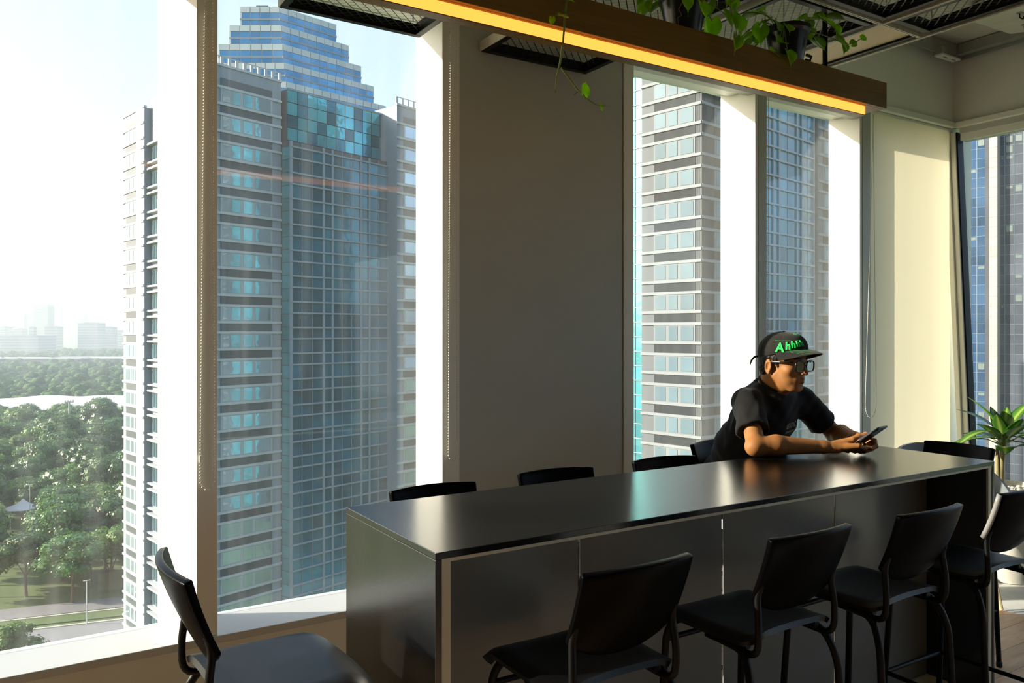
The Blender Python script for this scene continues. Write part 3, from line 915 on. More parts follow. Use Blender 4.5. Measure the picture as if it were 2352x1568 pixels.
def curtain(F, w, ztop, zbot, z_ref=35.5, cols=9, side=2.5, limit=300, major=(0.0, 0.31, 0.40, 0.70, 0.79, 1.0)):
    """glass curtain wall: two rows of panes a floor, pale mullions"""
    F.put('curtain_core', M_granite2, 0, w, -8, -0.05, zbot, ztop)
    n = 0; rest = MB()
    k0 = math.ceil((z_ref - ztop) / FH)
    z = z_ref - k0 * FH
    edges = sorted(set([round(m_ * w, 3) for m_ in major] + [round((major[i] + (major[i + 1] - major[i]) * j / q) * w, 3)
             for i in range(len(major) - 1) for q in [max(1, round((major[i + 1] - major[i]) * cols))] for j in range(1, q)]))
    while z > zbot + 3:
        for za, zb in ((z - 1.65, z - 0.08), (z - FH + 0.08, z - 1.95)):
            zb = min(zb, ztop - 0.1)
            for i in range(len(edges) - 1):
                if zb - za < 0.3: continue
                args = (edges[i] + 0.09, edges[i + 1] - 0.09, -0.05, 0.0, za, zb)
                if n < limit: F.put('curtain_pane', M_cpane, *args); n += 1
                else: F.into(rest, *args)
        F.put('transom', M_mull, -0.1, w + 0.1, -0.02, 0.28, z - 0.13, z + 0.13)
        F.put('transom', M_mull, -0.1, w + 0.1, -0.02, 0.28, z - 1.93, z - 1.67)
        z -= FH
    for mj in major:
        F.put('mullion', M_mull, mj * w - 0.2, mj * w + 0.2, -0.03, 0.20, zbot, ztop)
    for e in edges:
        F.put('glazing_bar', M_mull, e - 0.06, e + 0.06, -0.04, 0.06, zbot, ztop)
    if rest.f:
        o = rest.build('curtain_pane', M_cpane, F.parent); o['kind'] = 'stuff'

TA = (0.639, 0.769)
def tower_a():
    t = empty('office_tower', (*RD(-40, 140), GZ), label='granite and blue glass office tower with stepped glass crown', cat='tower')
    # near wing
    wing(Face(t, -46.6, 118.6, *TA), 14.3, 42.0, -60, panes=((0.27, 0.485), (0.515, 0.63), (0.66, 0.86)))
    # curtain between the wings, stepping forward; its narrow cyan flank
    F = Face(t, -35.5, 128.2, *TA)
    curtain(F, 20.45, 32.2, -60)
    F2 = Face(t, -37.42, 129.8, 0.769, -0.639).flip()
    F2 = Face(t, -37.42, 129.8, 0.769, -0.639)
    z = 31.4
    while z > -58:
        F2.put('flank_pane', M_cyan, 0.05, 2.45, -0.3, 0.06, z - 1.95, z)
        z -= FH / 2
    F2.put('flank_edge', M_mull, 2.3, 2.6, -0.2, 0.15, -60, 32.2)
    # set-back glass above
    F = Face(t, -36.4, 129.6, *TA)
    F.put('upper_core', M_granite2, 0, 21.5, -10, -0.3, 31, 41)
    z = 41.0
    while z > 33:
        for i in range(11):
            F.put('upper_pane', M_cyan if (i + int(z)) % 3 else M_cpane, i * 1.95 + 0.06, i * 1.95 + 1.90, -0.3, -0.05, z - 2.0, z - 0.06)
        z -= 2.07
    F.put('upper_rail', M_mull, 0, 21.5, -0.3, 0.05, 40.95, 41.25)
    # far wing
    wing(Face(t, -20.5, 142.3, *TA), 11.0, 42.0, -60, panes=((0.16, 0.41), (0.445, 0.60), (0.635, 0.84)))
    Fs = Face(t, -22.4, 143.9, 0.769, -0.639)
    Fs.put('return_wall', M_granite, 0, 2.5, -0.5, 0.0, -60, 42)
    # left facade, in the sun
    TL = (-0.692, 0.722)
    FL = Face(t, -62.1, 134.9, *TL).flip()
    wing(FL, 10.2, 39.5, -66, z_ref=33.6, depth=4, panes=((0.22, 0.40), (0.47, 0.59), (0.66, 0.84)), railing=False)
    FR = Face(t, -62.1, 134.9, *TA)
    FR.put('return_wall', M_granite, 0, 2.2, -3, 0, -66, 39.5)
    FB = Face(t, -61.4, 135.75, 0.692, -0.722)
    FB.put('bay_wall', M_granite, 0.05, 20, -3, 0, -66, 41.2)
    z = 33.6
    while z > -64:
        for s0, s1 in ((0.3, 1.75), (2.1, 2.9), (3.3, 4.8), (5.2, 6.8), (7.2, 8.8)):
            FB.put('bay_pane', M_bay, s0, s1, 0, 0.1, z - FH + 0.95, z - 0.9)
        FB.put('ledge', M_band, -0.3, 10, 0, 0.75, z - 0.55, z - 0.22)
        FB.put('ledge', M_band, -0.3, 10, 0, 0.75, z - FH + 0.45, z - FH + 0.75)
        z -= FH
    # crown: stacked tiers stepping back
    TC = (0.70, 0.714)
    for k in range(9):
        zt = 68.8 - 3.87 * k
        ul, ub, ur = 552 - 25 * k, 642 + 4 * k, min(773 + 28.5 * k, 889)
        rl, rb_ = (ul - 1176) / 1835 * 165, (ub - 1176) / 1835 * 165
        q = (ur - 1176) / 1835
        s = (rb_ - q * 165) / (q * TC[1] - TC[0])
        Ff = Face(t, rl, 165, 1, 0)
        wf = rb_ - rl
        Ft = Face(t, rb_, 165, *TC)
        for F, w in ((Ff, wf), (Ft, s)):
            F.put('tier_core', M_crownpale, 0, w, -14, -0.12, zt - 3.87, zt)
            nc = max(1, int(round(w / 2.1)))
            for i in range(nc):
                a, b = w * i / nc + 0.08, w * (i + 1) / nc - 0.08
                F.put('tier_panel', M_crownpale, a, b, -0.12, 0.04, zt - 1.28, zt - 0.05)
                F.put('tier_pane', M_crownglass, a, b, -0.12, -0.04, zt - 2.42, zt - 1.36)
                F.put('tier_pane', M_crownglass, a, b, -0.12, -0.04, zt - 3.80, zt - 2.85)
            F.put('tier_band', M_mull, -0.05, w + 0.05, -0.12, 0.03, zt - 2.84, zt - 2.45)
        Ff.put('left_return', M_crownpale, 0, 0.3, -14, 0, zt - 3.87, zt)
    Face(t, (600 - 1176) / 1835 * 165, 165, 1, 0).put('roof_plant', M_granite2, -2, 0.5, -6, -3, 68.8, 70.2)
tower_a()

TB = (mat('granite_warm', (0.115, 0.128, 0.142), 0.6, spec=0.15, var=0.08, vscale=0.6), mat('granite_warm_dark', (0.030, 0.034, 0.038), 0.6, spec=0.08, objvar=0.15), mat('grey_band', (0.22, 0.24, 0.26), 0.6, spec=0.15), mat('grey_window_frame', (0.18, 0.20, 0.215), 0.6, spec=0.15))
M_wpane2 = mirror_glass('corner_glass', (0.125, 0.185, 0.225), 0.08, 0.02, 0.5, 0.12, 0.2, 0.0)
M_wpane2.node_tree.nodes['Principled BSDF'].inputs['Specular IOR Level'].default_value = 0.12
def tower_b():
    t = empty('office_tower', (*RD(35, 120), GZ), label='granite corner tower with teal curtain wall seen behind the person', cat='tower')
    T2, L2 = (0.735, 0.678), (-0.678, 0.735)
    zt = 62.0
    wing(Face(t, 24.95, 105.0, *L2).flip(), 9.9, zt, -40, z_ref=32.55, panes=((0.12, 0.33), (0.375, 0.53), (0.575, 0.76)), railing=False, mats=TB, glass=M_wpane2)
    wing(Face(t, 24.95, 105.0, *T2), 11.4, zt, -40, z_ref=32.55, panes=((0.27, 0.485), (0.515, 0.63), (0.66, 0.86)), railing=False, mats=TB, glass=M_wpane2)
    curtain(Face(t, 24.95 + 0.735 * 11.4 + 0.5, 105 + 0.678 * 11.4 - 0.6, *T2), 17.6, zt, -40, z_ref=32.55, cols=8, limit=240)
    wing(Face(t, 24.95 + 0.735 * 29.3 + 0.9, 105 + 0.678 * 29.3 - 1.0, *T2), 11, zt, -40, z_ref=32.55, railing=False, mats=TB, glass=M_wpane2)
    # teal glass on the far side of the corner
    FB = Face(t, 24.95 - 0.678 * 9.9 + 1.0, 105 + 0.735 * 9.9 + 0.9, *L2).flip()
    FB.put('flank_core', M_granite2, 0, 16, -5, -0.1, -40, zt)
    z = zt - 1
    while z > -38:
        for i in range(4):
            FB.put('flank_pane', M_cyan, i * 2.2 + 0.1, i * 2.2 + 2.1, -0.1, 0, z - 1.9, z)
        FB.put('flank_band', M_mull, 0, 9, -0.1, 0.12, z - 2.05, z - 1.92)
        z -= FH / 2
tower_b()

def tower_c():
    t = empty('office_tower', (*RD(105, 160), GZ), label='dark blue glass tower with beige column beyond the right window', cat='tower')
    D0 = 163.0
    L = (0.69, -0.722)             # towards the right the facade comes nearer
    def at_u(u, d): return ((u - 1176) / 1835 * d, d)
    r0, d0 = at_u(2200, 170)
    q = lambda u: ((r0 - (u - 1176) / 1835 * d0) / ((u - 1176) / 1835 * L[1] - L[0]))
    F = Face(t, r0, d0, *L)
    top = 60.0
    def field(F, cols, m, name, zt, blind, rnd):
        F.put(name + '_core', M_granite2, cols[0], cols[-1], -6, -0.1, -50, zt)
        z = zt; n = 0
        rest = MB()
        while z > -30:
            for i in range(len(cols) - 1):
                b = rnd.random() < blind
                args = (cols[i] + 0.05, cols[i + 1] - 0.05, -0.1, 0, z - 1.98, z)
                if n < 150 and z < 48:
                    F.put(name + '_pane', m, *args); n += 1
                    if b:
                        F.put('blind', M_blindpane, cols[i] + 0.25, cols[i + 1] - 0.25, 0, 0.03, z - rnd.choice((0.7, 1.4)), z - 0.15)
                else: F.into(rest, *args)
            F.put(name + '_transom', M_mull, cols[0], cols[-1], -0.1, 0.03, z - 2.03, z - 1.98)
            z -= 2.03
        for c in cols:
            F.put(name + '_bar', M_mull, c - 0.05, c + 0.05, -0.1, 0.06, -50, zt)
        if rest.f:
            o = rest.build(name + '_pane', m, t); o['kind'] = 'stuff'
    rnd = random.Random(3)
    c1 = [q(u) for u in (2180, 2203, 2224, 2244, 2264)]
    field(F, c1, M_darkglass, 'left', 52.0, 0.12, rnd)
    F.put('narrow_pier', M_greyglass, q(2264), q(2279), -6, 0.5, -50, 55)
    F.put('column_core', M_beige, q(2279), q(2297), -6, 2.0, -50, 58)
    z = 57.5
    while z > -30:
        F.put('column_block', M_beige, q(2279) - 0.03, q(2297) + 0.03, 2.0, 2.06, z - 1.95, z)
        z -= 2.03
    c2 = [q(u) for u in (2297, 2308, 2329, 2351, 2373, 2395)]
    field(F, c2, M_greyglass, 'right', 62.0, 0.10, rnd)
tower_c()

# ------------------------------------------------------------------ ground, road, trees, hall, city
M_ground = mat('park_ground', (0.10, 0.15, 0.055), 0.95, var=0.45, vscale=0.03, coords='Object')
ground = tag(MB().box(-3000, 6000, -500, 9000, GZ - 1, GZ).build('ground', M_ground), 'green park ground far below the window', 'ground', kind='structure')
M_road = mat('asphalt', (0.22, 0.22, 0.23), 0.85, var=0.12, vscale=0.2)
M_roadmark = mat('kerb_paint', (0.62, 0.58, 0.42), 0.7)
def strip(name, m, r0, d0, r1, d1, w, z, label=None, cat=None, kind=None, h=0.1):
    a, b = Vector((*RD(r0, d0), 0)), Vector((*RD(r1, d1), 0))
    t = (b - a).normalized(); nn = Vector((-t.y, t.x, 0)) * w / 2
    vs = [(p.x, p.y, zz) for zz in (z, z + h) for p in (a - nn, b - nn, b + nn, a + nn)]
    o = MB().add(vs, [(3, 2, 1, 0), (4, 5, 6, 7), (0, 1, 5, 4), (1, 2, 6, 5), (2, 3, 7, 6), (3, 0, 4, 7)]).build(name, m)
    return tag(o, label, cat, kind=kind)
strip('road', M_road, -150, 178, -60, 212, 13, GZ, kind='structure', h=0.12)
strip('road', M_road, -160, 197, -60, 236, 9, GZ, kind='structure', h=0.12)
strip('median', M_ground, -160, 188, -60, 224, 5, GZ, kind='structure', h=0.3)
strip('kerb', M_roadmark, -160, 191.4, -60, 228.2, 0.6, GZ, kind='structure', h=0.35)
strip('kerb', M_roadmark, -150, 185, -60, 219.5, 0.6, GZ, kind='structure', h=0.35)

M_leafA = leaf_mat('tree_leaf_bright', (0.055, 0.14, 0.026), (0.17, 0.29, 0.060), 0.25, scale=0.25, objvar=0.3)
M_leafB = leaf_mat('tree_leaf_deep', (0.034, 0.098, 0.028), (0.095, 0.195, 0.05), 0.22, scale=0.25, objvar=0.3)
M_woods = mat('far_foliage', (0.060, 0.125, 0.045), 0.95, spec=0.1, var=0.55, vscale=0.12, bump=1.0, bscale=0.45, bdist=2.5)
M_bark = mat('bark', (0.14, 0.10, 0.065), 0.9)
def tree_mesh(seed, r, h, flat):
    """crown of leafy clumps on a rounded mass"""
    rn = random.Random(seed); mb = MB()
    clumps = []
    for k in range(30):
        a = rn.uniform(0, 2 * PI); el = rn.uniform(-0.25, 1.0)
        rr = r * rn.uniform(0.55, 1.0)
        p = Vector((math.cos(a) * rr * math.cos(el * 1.3), math.sin(a) * rr * math.cos(el * 1.3), h + flat * r * math.sin(el * 1.4)))
        clumps.append((p, r * rn.uniform(0.22, 0.40)))
    clumps.append((Vector((0, 0, h + flat * r * 0.3)), r * 0.62))
    for p, cr in clumps:
        # core
        n1, n2 = 6, 4
        vs = []; fs = []
        for i in range(n2 + 1):
            th = PI * i / n2
            for j in range(n1):
                ph = 2 * PI * j / n1
                vs.append(p + Vector((math.sin(th) * math.cos(ph), math.sin(th) * math.sin(ph), 0.75 * math.cos(th))) * cr * 0.82)
        for i in range(n2):
            for j in range(n1):
                fs.append((i * n1 + j, i * n1 + (j + 1) % n1, (i + 1) * n1 + (j + 1) % n1, (i + 1) * n1 + j))
        mb.add(vs, fs)
        for q in range(int(95 * (cr / (0.3 * r)) ** 2)):
            d = Vector((rn.gauss(0, 1), rn.gauss(0, 1), rn.gauss(0.25, 0.9))).normalized()
            c = p + Vector((d.x, d.y, d.z * 0.8)) * cr * rn.uniform(0.82, 1.12)
            nrm = (d + Vector((rn.uniform(-1, 1), rn.uniform(-1, 1), rn.uniform(-0.3, 1))) * 0.6).normalized()
            u = nrm.orthogonal().normalized(); v = nrm.cross(u)
            s = rn.uniform(0.22, 0.50) * r / 8
            mb.add([c + u * s, c + v * s * 0.7, c - u * s, c - v * s * 0.7], [(0, 1, 2, 3)])
    me = mb.mesh('crown_mesh')
    return me
tree_meshes = []
for i in range(7):
    me = tree_mesh(40 + i, 7.2 + (i % 3), 10.5 + 1.5 * (i % 2), 0.62 + 0.1 * (i % 3))
    me.materials.append(M_leafA if i % 2 == 0 else M_leafB)
    tree_meshes.append(me)
trunk_me = MB().tube([(0, 0, 0), (0.2, 0.1, 5), (-0.1, 0.3, 9.5)], [0.42, 0.32, 0.2], 7).tube([(0.1, 0.1, 5), (2.0, 0.6, 9)], [0.2, 0.1], 5).tube([(0.1, 0.1, 5), (-1.8, -0.9, 9)], [0.2, 0.1], 5).mesh('trunk_mesh')
trunk_me.materials.append(M_bark)
ntree = 0
def tree(r, d, s, k, label, squash=1.0):
    global ntree
    t = empty('tree', (*RD(r, d), GZ), rz=(ntree * 2.4) % 6.28, label=label, cat='tree', group='park trees below the window')
    a = link('crown', tree_meshes[k % len(tree_meshes)], None, t); a.scale = (s, s, s * squash)
    b = link('trunk', trunk_me, None, t); b.scale = (s, s, s)
    ntree += 1
    return t
rt = random.Random(11)
placed = []
def free(r, d, rad):
    for a, b, c in placed:
        if (a - r) ** 2 + (b - d) ** 2 < (rad + c) ** 2: return False
    return True
# keep open: roads, tent clearing, hall
def blocked(r, d):
    # road strip: line from (-150,178) to (-60,212)
    f = (r + 150) / 90.0
    dr = 178 + f * 34
    if dr - 9 < d < dr + 27 and d < 250: return True
    if 222 < d < 312 and -0.660 < r / d < -0.572: return True
    return False
lo = [('tall leafy park tree at the bottom left, nearest the window', -115, 168, 0.80, 0),
      ('leafy park tree beside the nearest road, left of the street lamp', -104, 166, 0.66, 2)]
for lab, r, d, s, k in lo:
    tree(r, d, s, k, lab); placed.append((r, d, 6.5 * s))
belt = ['in the belt just beyond the road', 'in the middle of the park']
def tree_label(b, k, r, d):
    q = r / d
    side = 'at the left frame edge' if q < -0.60 else ('left of the light mast' if q < -0.545 else 'towards the granite tower edge')
    return ('bright green' if k % 2 == 0 else 'deep green') + ' park tree ' + belt[b] + ', ' + side
for d0, d1, cnt, smin, smax, b in ((216, 330, 70, 0.8, 1.25, 0), (330, 560, 110, 0.9, 1.45, 1)):
    tries = 0; c = 0
    while c < cnt and tries < 6000:
        tries += 1
        d = rt.uniform(d0, d1); r = d * rt.uniform(-0.70, -0.455)
        s = rt.uniform(smin, smax)
        if blocked(r, d) or not free(r, d, 4.4 * s): continue
        k_ = rt.randrange(7); tree(r, d, s, k_, tree_label(b, k_, r, d), rt.uniform(0.85, 1.15)); placed.append((r, d, 4.4 * s)); c += 1
# far woods, too many to count
def woods():
    mb = MB(); rn = random.Random(5)
    for k in range(5200):
        d = 690 * (2500 / 690) ** rn.random(); r = d * rn.uniform(-0.75, -0.42)
        if 560 < d < 690: continue
        R_ = rn.uniform(4.0, 7.5) * (1 + d / 4000); H = rn.uniform(7, 15) * (1 + (0.35 if rn.random() < 0.2 else 0))
        x, y = RD(r, d)
        n1, n2 = 7, 4
        vs = []; fs = []
        for i in range(n2 + 1):
            th = PI * i / n2
            for j in range(n1):
                ph = 2 * PI * j / n1 + i * 0.3
                q = R_ * rn.uniform(0.82, 1.12)
                vs.append((x + math.sin(th) * math.cos(ph) * q, y + math.sin(th) * math.sin(ph) * q, GZ + H + math.cos(th) * q * 0.62))
        for i in range(n2):
            for j in range(n1):
                fs.append((i * n1 + j, i * n1 + (j + 1) % n1, (i + 1) * n1 + (j + 1) % n1, (i + 1) * n1 + j))
        mb.add(vs, fs)
    o = mb.build('far_woods', M_woods, smooth=True)
    tag(o, 'hazy woods stretching to the horizon beyond the white hall', 'woods', kind='stuff')
woods()

# white hall with a long curved roof
M_roofw = mat('white_roof', (0.62, 0.64, 0.68), 0.5, var=0.03, vscale=0.05)
M_hallwall = mat('hall_wall', (0.42, 0.45, 0.47), 0.8, var=0.1, vscale=0.1)
hall = empty('sports_hall', (*RD(-285, 610), GZ), rz=-R(90) + math.atan2(FY, FX), label='long hall with a white curved roof among the trees', cat='hall')
def hall_roof():
    P = np.zeros((9, 33, 3))
    for i in range(9):
        a = -1 + 2 * i / 8
        for j in range(33):
            x = -130 + 260 * j / 32
            hx = min(1, (x + 130) / 70.0) if x < 0 else 1
            end = math.sqrt(max(0.0, 1 - (1 - hx) ** 2))
            P[i, j] = (x, a * 34, 15.0 + (9.5 * (1 - a * a) + 0.6 * math.sin(j * 1.1)) * (0.15 + 0.85 * end))
    return MB().grid(P, 0.5)
hall_roof().build('roof', M_roofw, hall, smooth=True, angle=40)
MB().box(-128, 128, -31, 31, 0, 15).build('wall', M_hallwall, hall)
for j in range(24):
    MB().box(-122 + j * 10.4, -121 + j * 10.4, -33.2, -31, 0, 15.2).build('buttress', M_roofw, hall)
# tent pavilion
M_tent = mat('tent_canvas', (0.60, 0.62, 0.64), 0.6)
tent = empty('tent_pavilion', (*RD(-183, 299), GZ), label='white peaked tent roof in the clearing at left', cat='tent')
prof = [(0.2, 11.2), (0.9, 10.4), (2.2, 9.4), (4.0, 8.6), (6.4, 7.9)]
MB().lathe(prof + [(6.4, 7.75), (4.0, 8.45), (2.2, 9.25), (0.2, 10.9)], 8).build('canopy', M_tent, tent)
for k in range(4):
    a = PI / 4 + k * PI / 2
    MB().tube([(5.6 * math.cos(a), 5.6 * math.sin(a), 0), (5.6 * math.cos(a), 5.6 * math.sin(a), 8.1)], 0.12, 6).build('post', M_tent, tent)
# light mast, lamp poles
M_pole = mat('pale_pole', (0.62, 0.63, 0.60), 0.5)
mast = empty('light_mast', (*RD(-266, 480), GZ), label='tall lattice light mast standing before the white hall', cat='mast')
MB().tube([(0, 0, 0), (0, 0, 32)], [0.7, 0.45], 8).build('pole', M_steel, mast)
MB().box(-2.4, 2.4, -0.4, 0.4, 31.2, 31.6).build('crossarm', M_steel, mast)
for x in (-2.1, -0.7, 0.7, 2.1):
    MB().box(x - 0.45, x + 0.45, -0.6, 0.2, 31.6, 32.7).build('lamp_head', M_frame, mast)
for r, d, h, lab in ((-107, 201, 11, 'grey street lamp post at the roadside, left one'), (-92, 214, 11, 'grey street lamp post at the roadside beside the tower foot'),
                     (-172, 285, 19, 'white flag pole beside the peaked tent')):
    p_ = empty('lamp_post', (*RD(r, d), GZ), label=lab, cat='lamp post')
    MB().tube([(0, 0, 0), (0, 0, h)], [0.16, 0.09], 8).build('pole', M_pole, p_)
    MB().box(-0.8, 0.8, -0.12, 0.12, h, h + 0.18).build('lamp_head', M_pole, p_)
# far white stadium roofs
for r, d, w, lab in ((-905, 1530, 190, 'flat white stadium roof on the left before the skyline'), (-820, 1560, 200, 'flat white stadium roof near the granite tower edge')):
    s_ = empty('stadium_roof', (*RD(r if w == 190 else -795, d), GZ), rz=-R(90) + math.atan2(FY, FX), label=lab, cat='stadium')
    MB().box(-w / 2, w / 2, -30, 30, 22, 24.5).build('roof', M_roofw, s_)
    MB().box(-w / 2 + 8, w / 2 - 8, -25, 25, 0, 22).build('stand', M_hallwall, s_)

# skyline
M_city = mat('far_concrete', (0.40, 0.42, 0.43), 0.8, var=0.1, vscale=0.02)
M_citydark = mat('far_glass', (0.22, 0.28, 0.32), 0.4, var=0.1, vscale=0.02)
sky_list = [(20, 110, 770, 2300, 0, 'broad dark slab block low on the skyline'), (85, 118, 699, 2900, 1, 'tallest flat-topped tower on the skyline'),
            (44, 60, 716, 3300, 1, 'left one of the slim twin towers on the skyline'), (67, 80, 716, 3300, 1, 'right one of the slim twin towers on the skyline'),
            (27, 57, 752, 2600, 2, 'domed tower block on the left of the skyline'), (121, 141, 706, 3800, 1, 'pale tower just right of the tallest one'),
            (109, 139, 749, 2560, 0, 'square office block before the tallest tower'), (179, 199, 722, 3800, 3, 'slim tower with a slanted roof on the skyline'),
            (188, 234, 741, 2600, 0, 'wide office block near the middle of the skyline'), (236, 264, 750, 2700, 0, 'office block right of the wide one'),
            (264, 300, 758, 2900, 0, 'low tower next to the granite tower edge'), (-30, 26, 749, 3000, 0, 'pale block at the left frame edge'),
            (143, 182, 732, 4200, 1, 'pale cluster tower behind the slanted roof'), (200, 236, 735, 4200, 2, 'faint domed tower behind the wide block'),
            (69, 81, 750, 2500, 0, 'small tower between dome and tallest tower')]
for u0, u1, vt, d, typ, lab in sky_list:
    c = (u0 + u1) / 2; wd = (u1 - u0) / 1835 * d * 0.98
    H = CAM_H + (762 - vt) / 1835 * d - GZ
    b = empty('city_building', (*RD((c - 1176) / 1835 * d, d), GZ), rz=-R(90) + math.atan2(FY, FX), label=lab, cat='building', group='hazy skyline')
    m_ = M_citydark if typ in (0,) else M_city
    MB().box(-wd / 2, wd / 2, -wd * 0.4, wd * 0.4, 0, H * (0.93 if typ in (2, 3) else 0.985)).build('block', m_, b)
    if typ == 2:
        MB().lathe([(wd * 0.45, 0), (wd * 0.40, 0.03 * H), (wd * 0.25, 0.06 * H), (0.5, 0.075 * H)], 12, (0, 0, H * 0.93)).build('dome', m_, b)
    elif typ == 3:
        MB().add([(-wd / 2, -wd * .4, H * .93), (wd / 2, -wd * .4, H * .93), (wd / 2, wd * .4, H * .93), (-wd / 2, wd * .4, H * .93), (wd / 2, -wd * .4, H), (wd / 2, wd * .4, H)],
                 [(0, 1, 4), (2, 3, 5), (1, 2, 5, 4), (0, 4, 5, 3), (3, 2, 1, 0)]).build('slanted_roof', m_, b)
    else:
        MB().box(-wd * 0.3, wd * 0.25, -wd * 0.2, wd * 0.2, H * 0.985, H * 1.005).build('roof_plant', m_, b)
    nb = max(3, int(H / 9)); mb = MB()
    for k in range(nb):
        z = H * 0.92 * (k + 0.5) / nb
        mb.box(-wd / 2 - 0.25, wd / 2 + 0.25, -wd * 0.4 - 0.25, wd * 0.4 + 0.25, z, z + H / nb * 0.3)
    mb.build('floor_bands', M_band, b)

# haze over the park and city
hz = bpy.data.materials.new('haze')
n, l = nodes_of(hz); n.clear()
ho = n.new('ShaderNodeOutputMaterial'); hs = n.new('ShaderNodeVolumeScatter')
hs.inputs['Color'].default_value = (0.33, 0.41, 0.49, 1); hs.inputs['Density'].default_value = 0.0006; hs.inputs['Anisotropy'].default_value = 0.35
l.new(hs.outputs[0], ho.inputs['Volume'])
haze = MB().box(-2600, 1200, 175, 5200, GZ + 0.5, 190).build('haze', hz, loc=None)
haze.rotation_euler = (0, 0, -R(90) + math.atan2(FY, FX))
tag(haze, 'morning haze lying over the park and skyline', 'haze', kind='stuff')
# ------------------------------------------------------------------ person: smooth bodies from distance fields
class Field:
    """smooth union / subtraction of simple shapes, meshed on a grid near the surface only"""
    def __init__(self): self.ops = []
    def add(self, fn, c, rad, k=0.01, mode='u'):
        self.ops.append((fn, np.array(c, float), rad, k, mode)); return self
    def capsule(self, a, b, ra, rb=None, k=0.01, mode='u', warp=None):
        a = np.array(a, float); b = np.array(b, float); rb = ra if rb is None else rb
        ab = b - a; L2 = float(ab @ ab) + 1e-12
        def fn(P):
            if warp is not None:
                ax, f = warp
                m = P - a
                lat = m @ ax
                P = P - np.outer(lat * (1 - 1 / f), ax)
            t = np.clip(((P - a) @ ab) / L2, 0, 1)
            return np.linalg.norm(P - a - t[:, None] * ab, axis=1) - (ra + (rb - ra) * t)
        w = 1 if warp is None else warp[1]
        return self.add(fn, (a + b) / 2, math.sqrt(L2) / 2 + max(ra, rb) * w, k, mode)
    def ellipsoid(self, c, rad, M=None, k=0.01, mode='u'):
        c = np.array(c, float); rad = np.array(rad, float)
        M = np.eye(3) if M is None else np.array(M, float)      # rows: local axes
        def fn(P):
            q = (P - c) @ M.T
            k0 = np.linalg.norm(q / rad, axis=1); k1 = np.linalg.norm(q / rad ** 2, axis=1)
            return np.where(k1 > 1e-9, k0 * (k0 - 1) / np.maximum(k1, 1e-9), -rad.min())
        return self.add(fn, c, rad.max(), k, mode)
    def halfspace(self, p, n, k=0.004):
        """keep the side the normal points away from"""
        p = np.array(p, float); n = np.array(n, float); n /= np.linalg.norm(n)
        return self.add(lambda P: (P - p) @ n, p, 1e6, k, 'i')
    def eval(self, P, ops=None):
        d = np.full(len(P), 10.0)
        for fn, c, rad, k, mode in (self.ops if ops is None else ops):
            e = fn(P)
            if mode == 'u':
                h = np.clip(0.5 + 0.5 * (d - e) / k, 0, 1)
                d = d * (1 - h) + e * h - k * h * (1 - h)
            elif mode == 's':
                h = np.clip(0.5 - 0.5 * (d + e) / k, 0, 1)
                d = d * (1 - h) - e * h + k * h * (1 - h)
            elif mode == 'i':
                h = np.clip(0.5 - 0.5 * (d - e) / k, 0, 1)
                d = d * (1 - h) + e * h + k * h * (1 - h)
            elif mode == 'n':
                d = d + e
        return d
    def mesh(self, name, lo, hi, h, origin=(0, 0, 0), B=24):
        lo = np.array(lo, float); hi = np.array(hi, float)
        n = np.ceil((hi - lo) / h / B).astype(int) * B + 1
        vol = np.full(n, 1.0, np.float32)
        half = B * h * 0.5 * math.sqrt(3)
        g = np.arange(B + 1) * h
        loc = np.stack(np.meshgrid(g, g, g, indexing='ij'), -1).reshape(-1, 3)
        for bx in range(0, n[0] - 1, B):
            for by in range(0, n[1] - 1, B):
                for bz in range(0, n[2] - 1, B):
                    o = lo + np.array([bx, by, bz]) * h
                    c = o + B * h / 2
                    dc = self.eval(c[None])[0]
                    if abs(dc) > half * 1.6 + 0.02:
                        vol[bx:bx + B + 1, by:by + B + 1, bz:bz + B + 1] = 1.0 if dc > 0 else -1.0
                        continue
                    near = [op for op in self.ops if op[4] != 'u' or np.linalg.norm(op[1] - c) - op[2] < half + abs(dc) + half + op[3] + 0.02]
                    vol[bx:bx + B + 1, by:by + B + 1, bz:bz + B + 1] = self.eval(loc + o, near).reshape(B + 1, B + 1, B + 1)
        return surface_nets(name, vol, lo - np.array(origin, float), h)

